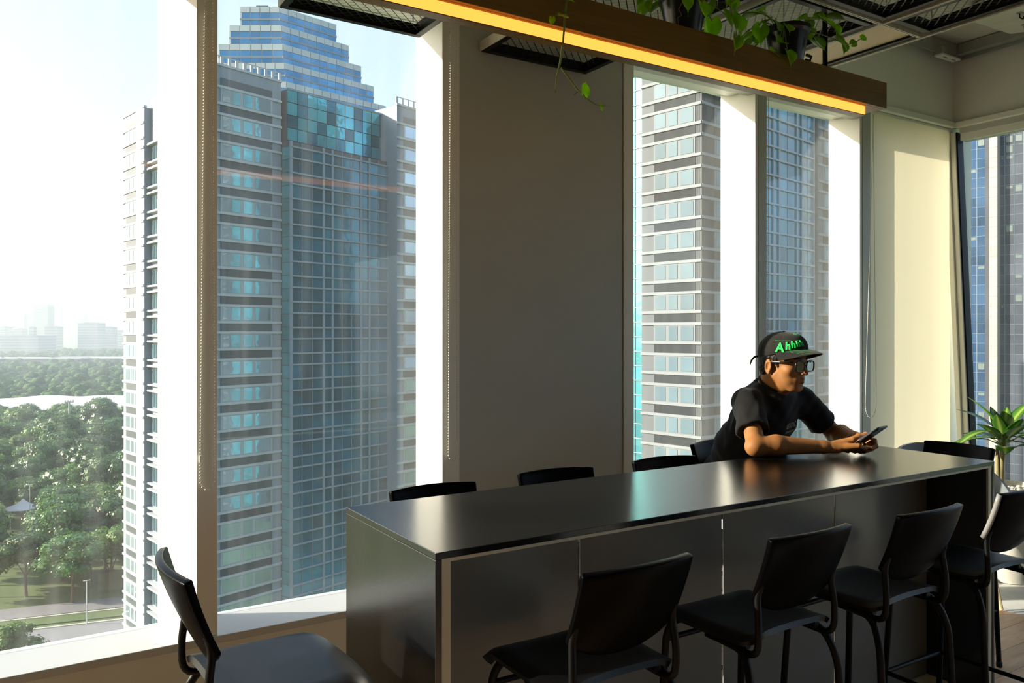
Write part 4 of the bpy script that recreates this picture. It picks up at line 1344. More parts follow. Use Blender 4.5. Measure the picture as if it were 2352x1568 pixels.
def surface_nets(name, vol, lo, h):
    s = vol < 0
    nx, ny, nz = vol.shape
    cnt = np.zeros((nx - 1, ny - 1, nz - 1), np.int8)
    for i in (0, 1):
        for j in (0, 1):
            for k in (0, 1):
                cnt += s[i:nx - 1 + i, j:ny - 1 + j, k:nz - 1 + k]
    act = (cnt > 0) & (cnt < 8)
    ids = np.argwhere(act)
    idx = np.full(act.shape, -1, np.int32); idx[act] = np.arange(len(ids))
    acc = np.zeros((len(ids), 3)); w = np.zeros(len(ids))
    corners = [(i, j, k) for i in (0, 1) for j in (0, 1) for k in (0, 1)]
    val = {c: vol[ids[:, 0] + c[0], ids[:, 1] + c[1], ids[:, 2] + c[2]] for c in corners}
    for a in corners:
        for ax in range(3):
            if a[ax] == 1: continue
            b = list(a); b[ax] = 1; b = tuple(b)
            va, vb = val[a], val[b]
            m = (va < 0) != (vb < 0)
            t = np.where(m, va / np.where(va == vb, 1, va - vb), 0)
            p = np.tile(np.array(a, float), (len(ids), 1)); p[:, ax] = t
            acc[m] += p[m]; w[m] += 1
    V = lo + (ids + acc / np.maximum(w, 1)[:, None]) * h
    faces = []
    for ax in range(3):
        b1, b2 = [(1, 2), (2, 0), (0, 1)][ax]
        sl = [slice(None)] * 3; sl2 = [slice(None)] * 3
        sl[ax] = slice(0, vol.shape[ax] - 1); sl2[ax] = slice(1, vol.shape[ax])
        e = s[tuple(sl)] != s[tuple(sl2)]
        inside = s[tuple(sl)]
        q = np.argwhere(e)
        ok = (q[:, b1] > 0) & (q[:, b2] > 0) & (q[:, b1] < vol.shape[b1] - 1) & (q[:, b2] < vol.shape[b2] - 1)
        q = q[ok]
        flip = inside[q[:, 0], q[:, 1], q[:, 2]]
        def at(d1, d2):
            r = q.copy(); r[:, b1] -= d1; r[:, b2] -= d2
            return idx[r[:, 0], r[:, 1], r[:, 2]]
        f = np.stack([at(1, 1), at(0, 1), at(0, 0), at(1, 0)], 1)
        f[~flip] = f[~flip][:, ::-1]
        faces.append(f)
    Fq = np.concatenate(faces)
    Fq = Fq[(Fq >= 0).all(1)]
    me = bpy.data.meshes.new(name)
    me.vertices.add(len(V)); me.vertices.foreach_set('co', V.astype(np.float32).ravel())
    me.loops.add(Fq.size); me.loops.foreach_set('vertex_index', Fq.astype(np.int32).ravel())
    me.polygons.add(len(Fq)); me.polygons.foreach_set('loop_start', np.arange(0, Fq.size, 4, dtype=np.int32))
    me.polygons.foreach_set('use_smooth', np.ones(len(Fq), bool))
    me.update(calc_edges=True); me.validate()
    return me

A_ = lambda *v: np.array(v, float)
PX, PY = 3.075, 2.70
person = empty('person', (PX, PY, 0), label='seated person in black cap, glasses and black tee holding a phone', cat='person')
ORG = (PX, PY, 0)

# head frame: L towards the person's left, F forward, U up
HS = 1.10
yaw = R(5); pit = R(4)
Fh = A_(math.sin(yaw), -math.cos(yaw), 0)
Lh = A_(math.cos(yaw), math.sin(yaw), 0)
F3 = Fh * math.cos(pit) + A_(0, 0, -math.sin(pit))
U3 = Fh * math.sin(pit) + A_(0, 0, math.cos(pit))
HC = A_(3.034, 2.450, 1.463)
HM = np.stack([Lh, F3, U3])
def hp(a, b, c): return HC + HS * (a * Lh + b * F3 + c * U3)
def to_head(P): return ((P - HC) @ HM.T) / HS

Rsh, Lsh = A_(2.880, 2.530, 1.278), A_(3.228, 2.500, 1.270)
Rel, Rwr = A_(2.778, 2.392, 1.098), A_(3.048, 2.250, 1.092)
Lel, Lwr = A_(3.388, 2.432, 1.103), A_(3.298, 2.262, 1.112)
neck = A_(3.035, 2.535, 1.335)
sk = Field()
# skull and face
sk.ellipsoid(hp(0, -0.012, 0.030), A_(0.075, 0.097, 0.084) * HS, HM, 0.01)
sk.ellipsoid(hp(0, 0.030, -0.030), A_(0.063, 0.060, 0.078) * HS, HM, 0.025)
sk.ellipsoid(hp(0, 0.031, -0.075), A_(0.056, 0.050, 0.040) * HS, HM, 0.02)
sk.capsule(hp(-0.011, 0.070, -0.105), hp(0.011, 0.070, -0.105), 0.015 * HS, None, 0.022)
for s_ in (-1, 1):
    sk.capsule(hp(s_ * 0.052, 0.000, -0.055), hp(s_ * 0.024, 0.057, -0.101), 0.017 * HS, 0.014 * HS, 0.02)   # jaw line
    sk.ellipsoid(hp(s_ * 0.043, 0.056, -0.030), A_(0.022, 0.020, 0.018) * HS, HM, 0.02)                   # cheekbone
    sk.capsule(hp(s_ * 0.046, 0.070, 0.016), hp(s_ * 0.012, 0.084, 0.014), 0.010 * HS, None, 0.014)        # brow
sk.capsule(hp(0, 0.084, 0.004), hp(0, 0.107, -0.037), 0.0070 * HS, 0.0098 * HS, 0.010)                     # nose
for s_ in (-1, 1):
    sk.ellipsoid(hp(s_ * 0.0125, 0.096, -0.041), A_(0.0085, 0.010, 0.007) * HS, HM, 0.006)
    sk.ellipsoid(hp(s_ * 0.031, 0.092, -0.003), A_(0.017, 0.014, 0.012) * HS, HM, 0.012, 's')               # eye socket
    sk.ellipsoid(hp(s_ * 0.031, 0.070, -0.004), A_(0.015, 0.012, 0.011) * HS, HM, 0.004)                    # lids
sk.ellipsoid(hp(0, 0.074, -0.068), A_(0.030, 0.016, 0.022) * HS, HM, 0.014)                                 # muzzle
for s_ in (-1, 1):
    sk.capsule(hp(0, 0.0945, -0.0630), hp(s_ * 0.021, 0.084, -0.0665), 0.0056 * HS, 0.003 * HS, 0.004)
    sk.capsule(hp(0, 0.0930, -0.0765), hp(s_ * 0.019, 0.084, -0.0720), 0.0066 * HS, 0.003 * HS, 0.004)
sk.capsule(hp(-0.020, 0.094, -0.0695), hp(0.020, 0.094, -0.0695), 0.0030 * HS, None, 0.003, 's')
# ears
for s_ in (-1, 1):
    ax = HM.copy()
    th = R(14) * s_
    lat = Lh * math.cos(th) - F3 * math.sin(th) ; fw = F3 * math.cos(th) + Lh * math.sin(th)
    EM = np.stack([lat, fw, U3])
    c_ = hp(s_ * 0.0765, -0.022, -0.020)
    sk.ellipsoid(c_, A_(0.0085, 0.0195, 0.031) * HS, EM, 0.005)
    sk.ellipsoid(c_ + Lh * s_ * 0.0075 + F3 * 0.004 - U3 * 0.001, A_(0.007, 0.0105, 0.018) * HS, EM, 0.004, 's')
    sk.capsule(c_ + (F3 * 0.006 - U3 * 0.027) * HS, c_ + (F3 * 0.004 - U3 * 0.020) * HS, 0.006 * HS, None, 0.005)
    sk.capsule(c_ + (F3 * 0.012 - U3 * 0.006) * HS + Lh * s_ * 0.004, c_ + (F3 * 0.010 - U3 * 0.012) * HS + Lh * s_ * 0.004, 0.0042 * HS, None, 0.004)
# neck, trunk (under the shirt)
sk.capsule(hp(0, -0.030, -0.050), neck, 0.058, 0.060, 0.025)
sk.capsule(hp(0, 0.020, -0.085), neck + A_(0.01, -0.035, -0.015), 0.035, 0.045, 0.03)
latT = A_(0.97, 0.25, 0); latT /= np.linalg.norm(latT)
sk.capsule(neck + A_(0.02, 0.03, -0.10), A_(3.08, 2.74, 0.90), 0.07, 0.085, 0.03, warp=(latT, 1.3))
sk.capsule(Rsh, Lsh, 0.034, None, 0.03)
# arms
for sh, el, wr in ((Rsh, Rel, Rwr), (Lsh, Lel, Lwr)):
    sk.capsule(sh, el, 0.042, 0.040, 0.012)
    mid = el + (wr - el) * 0.30 + A_(0, 0, 0.006)
    sk.capsule(el, mid, 0.040, 0.044, 0.015)
    sk.capsule(mid, wr, 0.044, 0.028, 0.015)
    sk.ellipsoid(el + (el - wr) / np.linalg.norm(el - wr) * 0.012 - A_(0, 0, 0.004), (0.032, 0.032, 0.032), None, 0.02)
# phone frame
PC = A_(3.205, 2.128, 1.143)
PL = A_(0.02, -0.80, 0.60); PL /= np.linalg.norm(PL)
PW = A_(1.0, 0.05, 0.03); PW -= PL * (PW @ PL); PW /= np.linalg.norm(PW)
PN = np.cross(PW, PL)                      # screen side normal
if PN[1] < 0: PN = -PN
def pp(w, l, n_): return PC + PW * w + PL * l + PN * n_
# right hand: palm, four fingers behind the phone, thumb on the screen
def hand(wr, palm, sgn, knuckles, chains, thumb):
    sk.capsule(wr, palm, 0.027, 0.024, 0.014)
    for kn in knuckles:
        sk.capsule(palm + (wr - palm) * 0.35, kn, 0.019, 0.0125, 0.010)
    for ch in chains:
        rs = [0.0112, 0.0102, 0.0092, 0.0080]
        for i in range(len(ch) - 1):
            sk.capsule(ch[i], ch[i + 1], rs[i], rs[i + 1], 0.0035)
    rs = [0.017, 0.0125, 0.0115, 0.0095]
    for i in range(len(thumb) - 1):
        sk.capsule(thumb[i], thumb[i + 1], rs[i], rs[i + 1], 0.006)
kR = [pp(-0.058, -0.040 - 0.020 * i, -0.020 + 0.004 * i) + A_(0, 0.006 * i, -0.001 * i) for i in range(4)]
kR[3] = kR[3] + A_(0.0, 0.004, 0.006)
cR = []
for i in range(4):
    k0 = kR[i]; L1, L2_, L3 = [(0.046, 0.030, 0.022), (0.050, 0.032, 0.023), (0.047, 0.030, 0.022), (0.038, 0.024, 0.019)][i]
    p1 = k0 + (PW * 0.93 - PN * 0.30 - PL * 0.10) * L1
    p2 = p1 + (PW * 0.90 + PN * 0.30 - PL * 0.25) * L2_
    p3 = p2 + (PW * 0.55 + PN * 0.55 - PL * 0.25) * L3
    cR.append([k0, p1, p2, p3])
for ch in cR:                              # keep every joint clear of the table top
    for j in range(4):
        ch[j] = ch[j] + A_(0, 0, max(0.0, 1.0625 - ch[j][2]))
palmR = Rwr * 0.45 + (kR[1] + kR[2]) / 2 * 0.55 + A_(-0.004, 0.002, 0)
hand(Rwr, palmR, 1, kR, cR, [palmR + A_(0.0, 0.012, 0.014), pp(-0.050, -0.050, 0.018), pp(-0.024, -0.034, 0.021), pp(-0.004, -0.018, 0.016)])
kL = [pp(0.060, -0.030 - 0.020 * i, -0.014 + 0.003 * i) for i in range(4)]
cL = []
for i in range(4):
    k0 = kL[i]; L1, L2_, L3 = [(0.044, 0.030, 0.022), (0.048, 0.032, 0.023), (0.045, 0.030, 0.022), (0.036, 0.024, 0.019)][i]
    p1 = k0 + (-PW * 0.55 - PN * 0.80 + PL * 0.05) * L1 * 0.8
    p2 = p1 + (-PW * 0.97 - PN * 0.05 - PL * 0.20) * L2_
    p3 = p2 + (-PW * 0.85 + PN * 0.40 - PL * 0.20) * L3
    cL.append([k0, p1, p2, p3])
for ch in cL:
    for j in range(4):
        ch[j] = ch[j] + A_(0, 0, max(0.0, 1.0625 - ch[j][2]))
palmL = Lwr * 0.45 + (kL[1] + kL[2]) / 2 * 0.55 + A_(0.004, 0.004, 0)
hand(Lwr, palmL, -1, kL, cL, [palmL + A_(0, 0.010, 0.014), pp(0.052, -0.048, 0.018), pp(0.026, -0.030, 0.021), pp(0.008, -0.012, 0.016)])

M_skin = bpy.data.materials.new('skin')
n, l = nodes_of(M_skin)
p = n['Principled BSDF']
p.inputs['Roughness'].default_value = 0.6; p.inputs['Specular IOR Level'].default_value = 0.3; p.inputs['Subsurface Weight'].default_value = 0.12
p.inputs['Subsurface Radius'].default_value = (0.012, 0.005, 0.003); p.inputs['Subsurface Scale'].default_value = 0.6
tc = n.new('ShaderNodeTexCoord'); nz = n.new('ShaderNodeTexNoise'); nz.inputs['Scale'].default_value = 22; nz.inputs['Detail'].default_value = 5
l.new(tc.outputs['Object'], nz.inputs['Vector'])
cr = n.new('ShaderNodeValToRGB'); cr.color_ramp.elements[0].position = 0.3; cr.color_ramp.elements[0].color = (0.33, 0.140, 0.045, 1)
cr.color_ramp.elements[1].position = 0.7; cr.color_ramp.elements[1].color = (0.42, 0.185, 0.062, 1)
l.new(nz.outputs['Fac'], cr.inputs[0]); l.new(cr.outputs[0], p.inputs['Base Color'])
body_me = sk.mesh('body', (2.70, 2.02, 0.84), (3.50, 2.92, 1.60), 0.0034, ORG)
link('body', body_me, M_skin, person)

# clothing
M_tee = mat('black_cotton', (0.010, 0.010, 0.011), 0.9, spec=0.2, var=0.2, vscale=30, bump=0.12, bscale=500, sheen=0.08)
M_jean = mat('dark_trousers', (0.02, 0.024, 0.035), 0.9)
sh = Field()
sh.capsule(A_(3.085, 2.77, 0.905), A_(3.085, 2.70, 1.02), 0.135, 0.140, 0.05, warp=(latT, 1.42))
sh.capsule(A_(3.085, 2.70, 1.02), A_(3.065, 2.585, 1.215), 0.140, 0.122, 0.06, warp=(latT, 1.45))
sh.capsule(Rsh + A_(0.02, 0.015, 0.0), Lsh + A_(-0.02, 0.02, 0.0), 0.060, None, 0.05)
sh.capsule(neck + A_(-0.01, 0.05, -0.045), neck + A_(0.0, 0.03, -0.02), 0.075, 0.070, 0.04)
sh.capsule(neck + A_(0.02, -0.03, -0.07), A_(3.07, 2.55, 1.18), 0.07, 0.10, 0.05, warp=(latT, 1.3))
for s_, e_ in ((Rsh, Rel), (Lsh, Lel)):
    tip = s_ + (e_ - s_) * 0.66
    dirn = (tip - s_) / np.linalg.norm(tip - s_)
    sh.capsule(s_, s_ + (e_ - s_) * 0.80 + A_(0, 0, -0.008), 0.060, 0.074, 0.045)
# cut the sleeve ends and neckline, make folds
for s_, e_ in ((Rsh, Rel), (Lsh, Lel)):
    tip = s_ + (e_ - s_) * 0.66
    dirn = (e_ - s_) / np.linalg.norm(e_ - s_)
    def cutter(P, tip=tip, dirn=dirn):
        q = P - tip
        ax = q @ dirn
        rad = np.linalg.norm(q - np.outer(ax, dirn), axis=1)
        return np.maximum(-ax, rad - 0.105)
    sh.add(cutter, tip, 0.3, 0.006, 's')
    def hollow(P, s_=s_, e_=e_):
        ab = e_ - s_; t = np.clip(((P - s_) @ ab) / (ab @ ab), 0.72, 1.2)
        return np.linalg.norm(P - s_ - t[:, None] * ab, axis=1) - 0.049
    sh.add(hollow, tip, 0.3, 0.006, 's')
nk_dir = (hp(0, -0.03, -0.05) - neck); nk_dir /= np.linalg.norm(nk_dir)
sh.capsule(neck + nk_dir * 0.028 + A_(0.002, -0.012, 0), neck + nk_dir * 0.14, 0.064, 0.075, 0.008, 's')
def folds(P):
    a = np.sin(P[:, 0] * 46 + P[:, 2] * 30 + 3 * np.sin(P[:, 1] * 17)) * np.sin(P[:, 2] * 21 - P[:, 1] * 26 + 1.3)
    b = np.sin(P[:, 0] * 90 - P[:, 2] * 70 + 2 * np.sin(P[:, 1] * 40))
    return 0.0042 * a + 0.0012 * b
sh.add(folds, (3.07, 2.6, 1.1), 1.0, 0.01, 'n')
tee = link('t_shirt', sh.mesh('t_shirt', (2.66, 2.28, 0.74), (3.52, 3.00, 1.44), 0.0055, ORG), M_tee, person)
# collar rib
col_ = []
ca = neck + nk_dir * 0.030 + A_(0.002, -0.008, 0.0)
e1 = np.cross(nk_dir, A_(0, 0, 1)); e1 /= np.linalg.norm(e1); e2 = np.cross(nk_dir, e1)
ring = [tuple(ca + 0.0665 * (math.cos(t) * e1 + math.sin(t) * e2) - A_(*ORG)) for t in np.linspace(0, 2 * PI, 37)[:-1]]
MB().tube(ring, 0.0062, 8, closed=True).build('collar', M_tee, tee, smooth=True)
tr = Field()
hipL, hipR = A_(3.175, 2.76, 0.856), A_(2.985, 2.79, 0.856)
kneeL, kneeR = A_(3.24, 2.30, 0.83), A_(2.93, 2.34, 0.83)
tr.capsule(hipL, hipR, 0.115, None, 0.03)
tr.capsule(A_(3.08, 2.79, 0.875), A_(3.08, 2.78, 0.92), 0.125, 0.13, 0.05, warp=(latT, 1.3))
for hip, kn, an in ((hipL, kneeL, A_(3.24, 2.42, 0.36)), (hipR, kneeR, A_(2.93, 2.45, 0.36))):
    tr.capsule(hip, kn, 0.088, 0.062, 0.03)
    tr.capsule(kn, an, 0.060, 0.048, 0.02)
link('trousers', tr.mesh('trousers', (2.80, 2.18, 0.30), (3.40, 2.98, 1.05), 0.009, ORG), M_jean, person)
M_shoe = mat('dark_shoe', (0.02, 0.02, 0.02), 0.6)
for x, y in ((3.24, 2.42), (2.93, 2.45)):
    s_f = Field()
    s_f.ellipsoid((x, y - 0.07, 0.300), (0.045, 0.125, 0.035), None, 0.02)
    s_f.capsule((x, y, 0.31), (x, y, 0.37), 0.042, 0.046, 0.02)
    link('shoe', s_f.mesh('shoe', (x - .1, y - .25, .22), (x + .1, y + .12, .45), 0.009, ORG), M_shoe, person)

# hair below the cap
M_hair = mat('black_hair', (0.010, 0.008, 0.007), 0.45, var=0.3, vscale=60, stretch=(1, 1, 0.2), bump=0.5, bscale=160)
hr = Field()
hr.ellipsoid(hp(0, -0.014, 0.028), A_(0.0795, 0.102, 0.089) * HS, HM, 0.01)
hr.ellipsoid(hp(0, -0.060, -0.030), A_(0.060, 0.044, 0.052) * HS, HM, 0.02)
for s_ in (-1, 1):
    hr.capsule(hp(s_ * 0.066, 0.022, 0.005), hp(s_ * 0.0655, 0.016, -0.018), 0.0060 * HS, 0.003 * HS, 0.01)
hr.halfspace(hp(0, 0.020, 0.01), F3 * 1.0 + U3 * 0.12, 0.006)
hr.halfspace(hp(0, 0, -0.062), -U3, 0.006)
hr.halfspace(hp(0, 0, 0.075), U3, 0.006)
for s_ in (-1, 1):
    hr.ellipsoid(hp(s_ * 0.080, -0.016, -0.024), A_(0.024, 0.026, 0.034) * HS, HM, 0.008, 's')
    hr.ellipsoid(hp(s_ * 0.070, 0.010, -0.055), A_(0.03, 0.040, 0.028) * HS, HM, 0.01, 's')
hr.add(lambda P: 0.0022 * np.sin(P[:, 0] * 420 + 2 * np.sin(P[:, 2] * 90)) * np.sin(P[:, 2] * 130 + P[:, 1] * 250), (3, 2.4, 1.4), 1, 0.01, 'n')
b0, b1 = HC - 0.16, HC + 0.16
link('hair', hr.mesh('hair', b0, b1, 0.0032, ORG), M_hair, person)
for s_ in (-1, 1):
    MB().tube([tuple(hp(s_ * 0.048, 0.0795, 0.019) - A_(*ORG)), tuple(hp(s_ * 0.032, 0.0905, 0.0235) - A_(*ORG)), tuple(hp(s_ * 0.014, 0.0945, 0.019) - A_(*ORG))], [0.002, 0.0038, 0.0028], 6).build('eyebrow', M_hair, person, smooth=True)
M_eye = mat('eye_white', (0.55, 0.50, 0.45), 0.2)
M_iris = mat('dark_iris', (0.012, 0.008, 0.006), 0.1)
for s_ in (-1, 1):
    c_ = hp(s_ * 0.031, 0.0735, -0.006) - A_(*ORG)
    e_o = MB().lathe([(0.0001, -0.0115), (0.006, -0.0098), (0.0100, -0.0058), (0.0115, 0), (0.0100, 0.0058), (0.006, 0.0098), (0.0001, 0.0115)], 14).build('eye', M_eye, person, smooth=True, loc=tuple(c_))
    MB().lathe([(0.0001, 0.0006), (0.0045, 0.0)], 12).build('iris', M_iris, e_o, loc=tuple(F3 * 0.0112 - U3 * 0.002), rot=Vector(F3 - U3 * 0.25).to_track_quat('Z', 'Y').to_euler())

# cap
M_cap = mat('charcoal_twill', (0.022, 0.021, 0.020), 0.95, spec=0.15, var=0.25, vscale=60, bump=0.25, bscale=700, sheen=0.12)
M_capgreen = mat('green_embroidery', (0.02, 0.70, 0.13), 0.7, bump=0.3, bscale=900)
cap = empty('cap', (0, 0, 0)); cap.parent = person
CAPC = hp(0, -0.010, 0.034); CR = A_(0.087, 0.107, 0.092) * HS
cf = Field()
cf.ellipsoid(CAPC, CR, HM, 0.01)
cf.ellipsoid(hp(0, 0.046, 0.070), A_(0.050, 0.040, 0.042) * HS, HM, 0.04)
cf.halfspace(hp(0, 0, 0.030), -U3 + F3 * 0.22, 0.006)
def pan(P):
    q = to_head(P)
    az = np.arctan2(q[:, 0], q[:, 1] + 0.01)
    return 0.0016 * np.exp(-((np.abs(((az + PI / 6) % (PI / 3)) - PI / 6)) / 0.035) ** 2)
cf.add(pan, CAPC, 1, 0.01, 'n')
link('crown', cf.mesh('crown', HC - 0.15, HC + 0.17, 0.0034, ORG), M_cap, cap)
def cap_pt(az, el, off=0.0):
    """point on the crown: az from straight ahead towards the person's left, el above the band"""
    d = A_(math.sin(az) * math.cos(el), math.cos(az) * math.cos(el), math.sin(el))
    dirw = d[0] * Lh + d[1] * F3 + d[2] * U3
    # march outward to the surface
    lo_, hi_ = 0.04, 0.2
    for _ in range(26):
        m_ = (lo_ + hi_) / 2
        if cf.eval((CAPC + dirw * m_)[None])[0] < 0: lo_ = m_
        else: hi_ = m_
    return CAPC + dirw * (lo_ + off)
# visor
nu, nv = 25, 9
P = np.zeros((nv, nu, 3))
for i in range(nu):
    a = -1.34 + 2.68 * i / (nu - 1)
    base = hp(0.0855 * math.sin(a) * 1.0, -0.010 + 0.103 * math.cos(a), 0.032 + 0.22 * (-0.010 + 0.103 * math.cos(a)))
    for j in range(nv):
        v = j / (nv - 1)
        ext = 0.074 * max(0.03, math.cos(a * 1.10)) ** 0.62
        q = base + HS * (F3 * ext * v * 1.0 + Lh * math.sin(a) * 0.004 * v) 
        q = q + HS * U3 * (-0.012 * v * v + 0.002 * v - 0.017 * (abs(a) / 1.12) ** 2 * (0.05 + 0.95 * v) + 0.006)
        P[j, i] = q - A_(*ORG)
MB().grid(P, 0.0036).build('visor', M_cap, cap, smooth=True, angle=60)
for r_ in (0.25, 0.45, 0.65, 0.85):
    j = r_ * (nv - 1); j0 = int(j); t_ = j - j0
    line = [tuple(P[j0, i] * (1 - t_) + P[min(j0 + 1, nv - 1), i] * t_ + (U3 * 0.0022)) for i in range(2, nu - 2)]
    MB().tube(line, 0.0005, 4).build('stitching', M_capgreen, cap)
MB().lathe([(0.0001, 0.005), (0.005, 0.004), (0.0075, 0.0)], 10).build('button', M_cap, cap, smooth=True, loc=tuple(cap_pt(0, PI / 2 - 0.02) - A_(*ORG)))
st = [hp(-0.040, -0.096, 0.016), hp(-0.052, -0.110, 0.010), hp(-0.060, -0.118, -0.006), hp(-0.064, -0.120, -0.026)]
MB().tube([tuple(q - A_(*ORG)) for q in st], [0.006, 0.0055, 0.005, 0.002], 6).build('strap', M_cap, cap, smooth=True)

def glyphs(txt, size, ext):
    """mesh of a word from the built-in font: vertices, faces, width"""
    cu = bpy.data.curves.new('word', 'FONT'); cu.body = txt; cu.size = size; cu.extrude = ext; cu.offset = size * 0.035
    cu.resolution_u = 3
    o = bpy.data.objects.new('word', cu); COL.objects.link(o)
    dg = bpy.context.evaluated_depsgraph_get(); dg.update()
    me = bpy.data.meshes.new_from_object(o.evaluated_get(dg))
    bm = bmesh.new(); bm.from_mesh(me)
    bmesh.ops.triangulate(bm, faces=bm.faces)
    for _ in range(2):
        es = [e for e in bm.edges if e.calc_length() > size * 0.16]
        bmesh.ops.subdivide_edges(bm, edges=es, cuts=1)
        bmesh.ops.triangulate(bm, faces=bm.faces)
    bm.to_mesh(me); bm.free()
    bpy.data.objects.remove(o); bpy.data.curves.remove(cu)
    return me
x_off = 0.0
az0 = -1.30
for ch, sz, base_el in (('A', 0.54, 0.08), ('h', 0.42, 0.18), ('h', 0.36, 0.24), ('h', 0.30, 0.29), ('h', 0.26, 0.33)):
    me = glyphs(ch, sz, 0.02)
    cs = np.array([v.co[:] for v in me.vertices]); wch = cs[:, 0].max() - cs[:, 0].min()
    out = []
    for x, y, z in cs:
        q = cap_pt(az0 + (x - cs[:, 0].min()) * 0.95, base_el + y * 1.05 + 0.05, 0.0012 + (0.0035 if z > 0 else -0.003))
        out.append(tuple(q - A_(*ORG)))
    for v, q in zip(me.vertices, out): v.co = q
    link('cap_letter', me, M_capgreen, cap)
    az0 += (wch + 0.05) * 0.95
for pts in ([(-1.42, 0.66), (-1.1, 0.64), (-0.7, 0.60), (-0.3, 0.58)], [(-1.22, 0.04), (-0.95, 0.10), (-0.6, 0.20), (-0.3, 0.26)]):
    MB().tube([tuple(cap_pt(a, e, 0.0012) - A_(*ORG)) for a, e in pts], 0.0008, 5).build('cap_piping', M_capgreen, cap)
MB().tube([tuple(cap_pt(a, e, 0.001) - A_(*ORG)) for a, e in ((-0.30, 0.95), (-0.15, 0.88), (0.0, 0.80))], 0.003, 6).build('cap_tab', M_capgreen, cap)

# glasses
M_spec = mat('black_acetate', (0.008, 0.008, 0.008), 0.2, spec=0.6)
M_lens = window_glass('spectacle_lens', (0.94, 0.95, 0.95), 0.0, (1, 1, 1), 0.06, 0.0)
gl = empty('glasses', (0, 0, 0)); gl.parent = person
def gp(a, b, c): return tuple(hp(a, b, c) - A_(*ORG))
for s_ in (-1, 1):
    lens = []
    for k in range(28):
        t = 2 * PI * k / 28
        ex = 3.2
        xx = math.copysign(abs(math.cos(t)) ** (2 / ex), math.cos(t)) * 0.0290
        zz = math.copysign(abs(math.sin(t)) ** (2 / ex), math.sin(t)) * 0.0215
        lens.append((s_ * 0.0355 + xx, 0.1035 - 0.10 * abs(s_ * 0.0355 + xx) ** 1.6 * 3.0 , -0.009 + zz))
    MB().tube([gp(*q) for q in lens], 0.0036, 8, closed=True).build('rim', M_spec, gl, smooth=True)
    cc = np.mean([hp(*q) for q in lens], axis=0) - A_(*ORG)
    MB().add([tuple(cc)] + [gp(*q) for q in lens], [(0, i + 1, (i + 1) % 28 + 1) for i in range(28)]).build('lens', M_lens, gl)
    MB().tube([gp(s_ * 0.0625, 0.086, 0.006), gp(s_ * 0.073, 0.070, 0.006), gp(s_ * 0.0775, 0.030, 0.003), gp(s_ * 0.0775, -0.012, -0.001), gp(s_ * 0.077, -0.028, -0.008), gp(s_ * 0.076, -0.040, -0.026)], [0.0035, 0.0042, 0.0040, 0.0034, 0.003, 0.0025], 8).build('temple', M_spec, gl, smooth=True)
MB().tube([gp(-0.0075, 0.1015, 0.004), gp(0, 0.1045, 0.006), gp(0.0075, 0.1015, 0.004)], 0.0028, 8).build('bridge', M_spec, gl, smooth=True)

# chest print: outlined letters laid on the shirt
M_print = mat('grey_print', (0.26, 0.25, 0.20), 0.8)
fT = A_(0.25, -0.97, 0)
def tee_hit(lat, z):
    o = A_(3.07, 2.60, z) + latT * lat + fT * 0.4
    ts = np.linspace(0, 0.5, 400)
    d = sh.eval(o[None] - np.outer(ts, fT))
    i = int(np.argmax(d < 0))
    return o - fT * ts[i]
pr = empty('shirt_print', (0, 0, 0)); pr.parent = person
for word, size, z0, lat0 in (('EUCAC', 0.036, 1.150, -0.055), ('simulation', 0.015, 1.128, -0.055)):
    me = glyphs(word, size, 0.0)
    cs = np.array([v.co[:] for v in me.vertices]); cs[:, 0] -= cs[:, 0].min()
    sc = 0.088 / max(cs[:, 0].max(), 1e-6)
    for v, (x, y, z) in zip(me.vertices, cs):
        q = tee_hit(lat0 + x * sc, z0 + y + 0.08 * x * sc)
        v.co = tuple(q + fT * 0.0016 - A_(*ORG))
    link('print_word', me, M_print, pr)

# the phone in the hands
M_phone = mat('phone_case', (0.012, 0.014, 0.018), 0.25, spec=0.6)
M_screen = mat('phone_screen', (0.02, 0.02, 0.025), 0.08, emit=(0.5, 0.6, 0.8), estr=0.25)
phone = empty('phone', tuple(PC), label='dark smartphone held upright in both hands over the table', cat='phone')
rotm = Matrix((tuple(PW), tuple(PL), tuple(np.cross(PW, PL)))).transposed().to_4x4()
phone.rotation_euler = rotm.to_euler()
sg = 1 if np.cross(PW, PL) @ PN > 0 else -1
MB().box(-0.0375, 0.0375, -0.0775, 0.0775, -0.0045, 0.0045).build('case', M_phone, phone, bevel=0.004, seg=3)
MB().box(-0.034, 0.034, -0.073, 0.073, 0.0045 * sg, 0.0050 * sg).build('screen', M_screen, phone)
MB().box(-0.028, -0.008, 0.045, 0.070, -0.0062 * sg, -0.0045 * sg).build('camera_bump', M_spec, phone, bevel=0.0008)
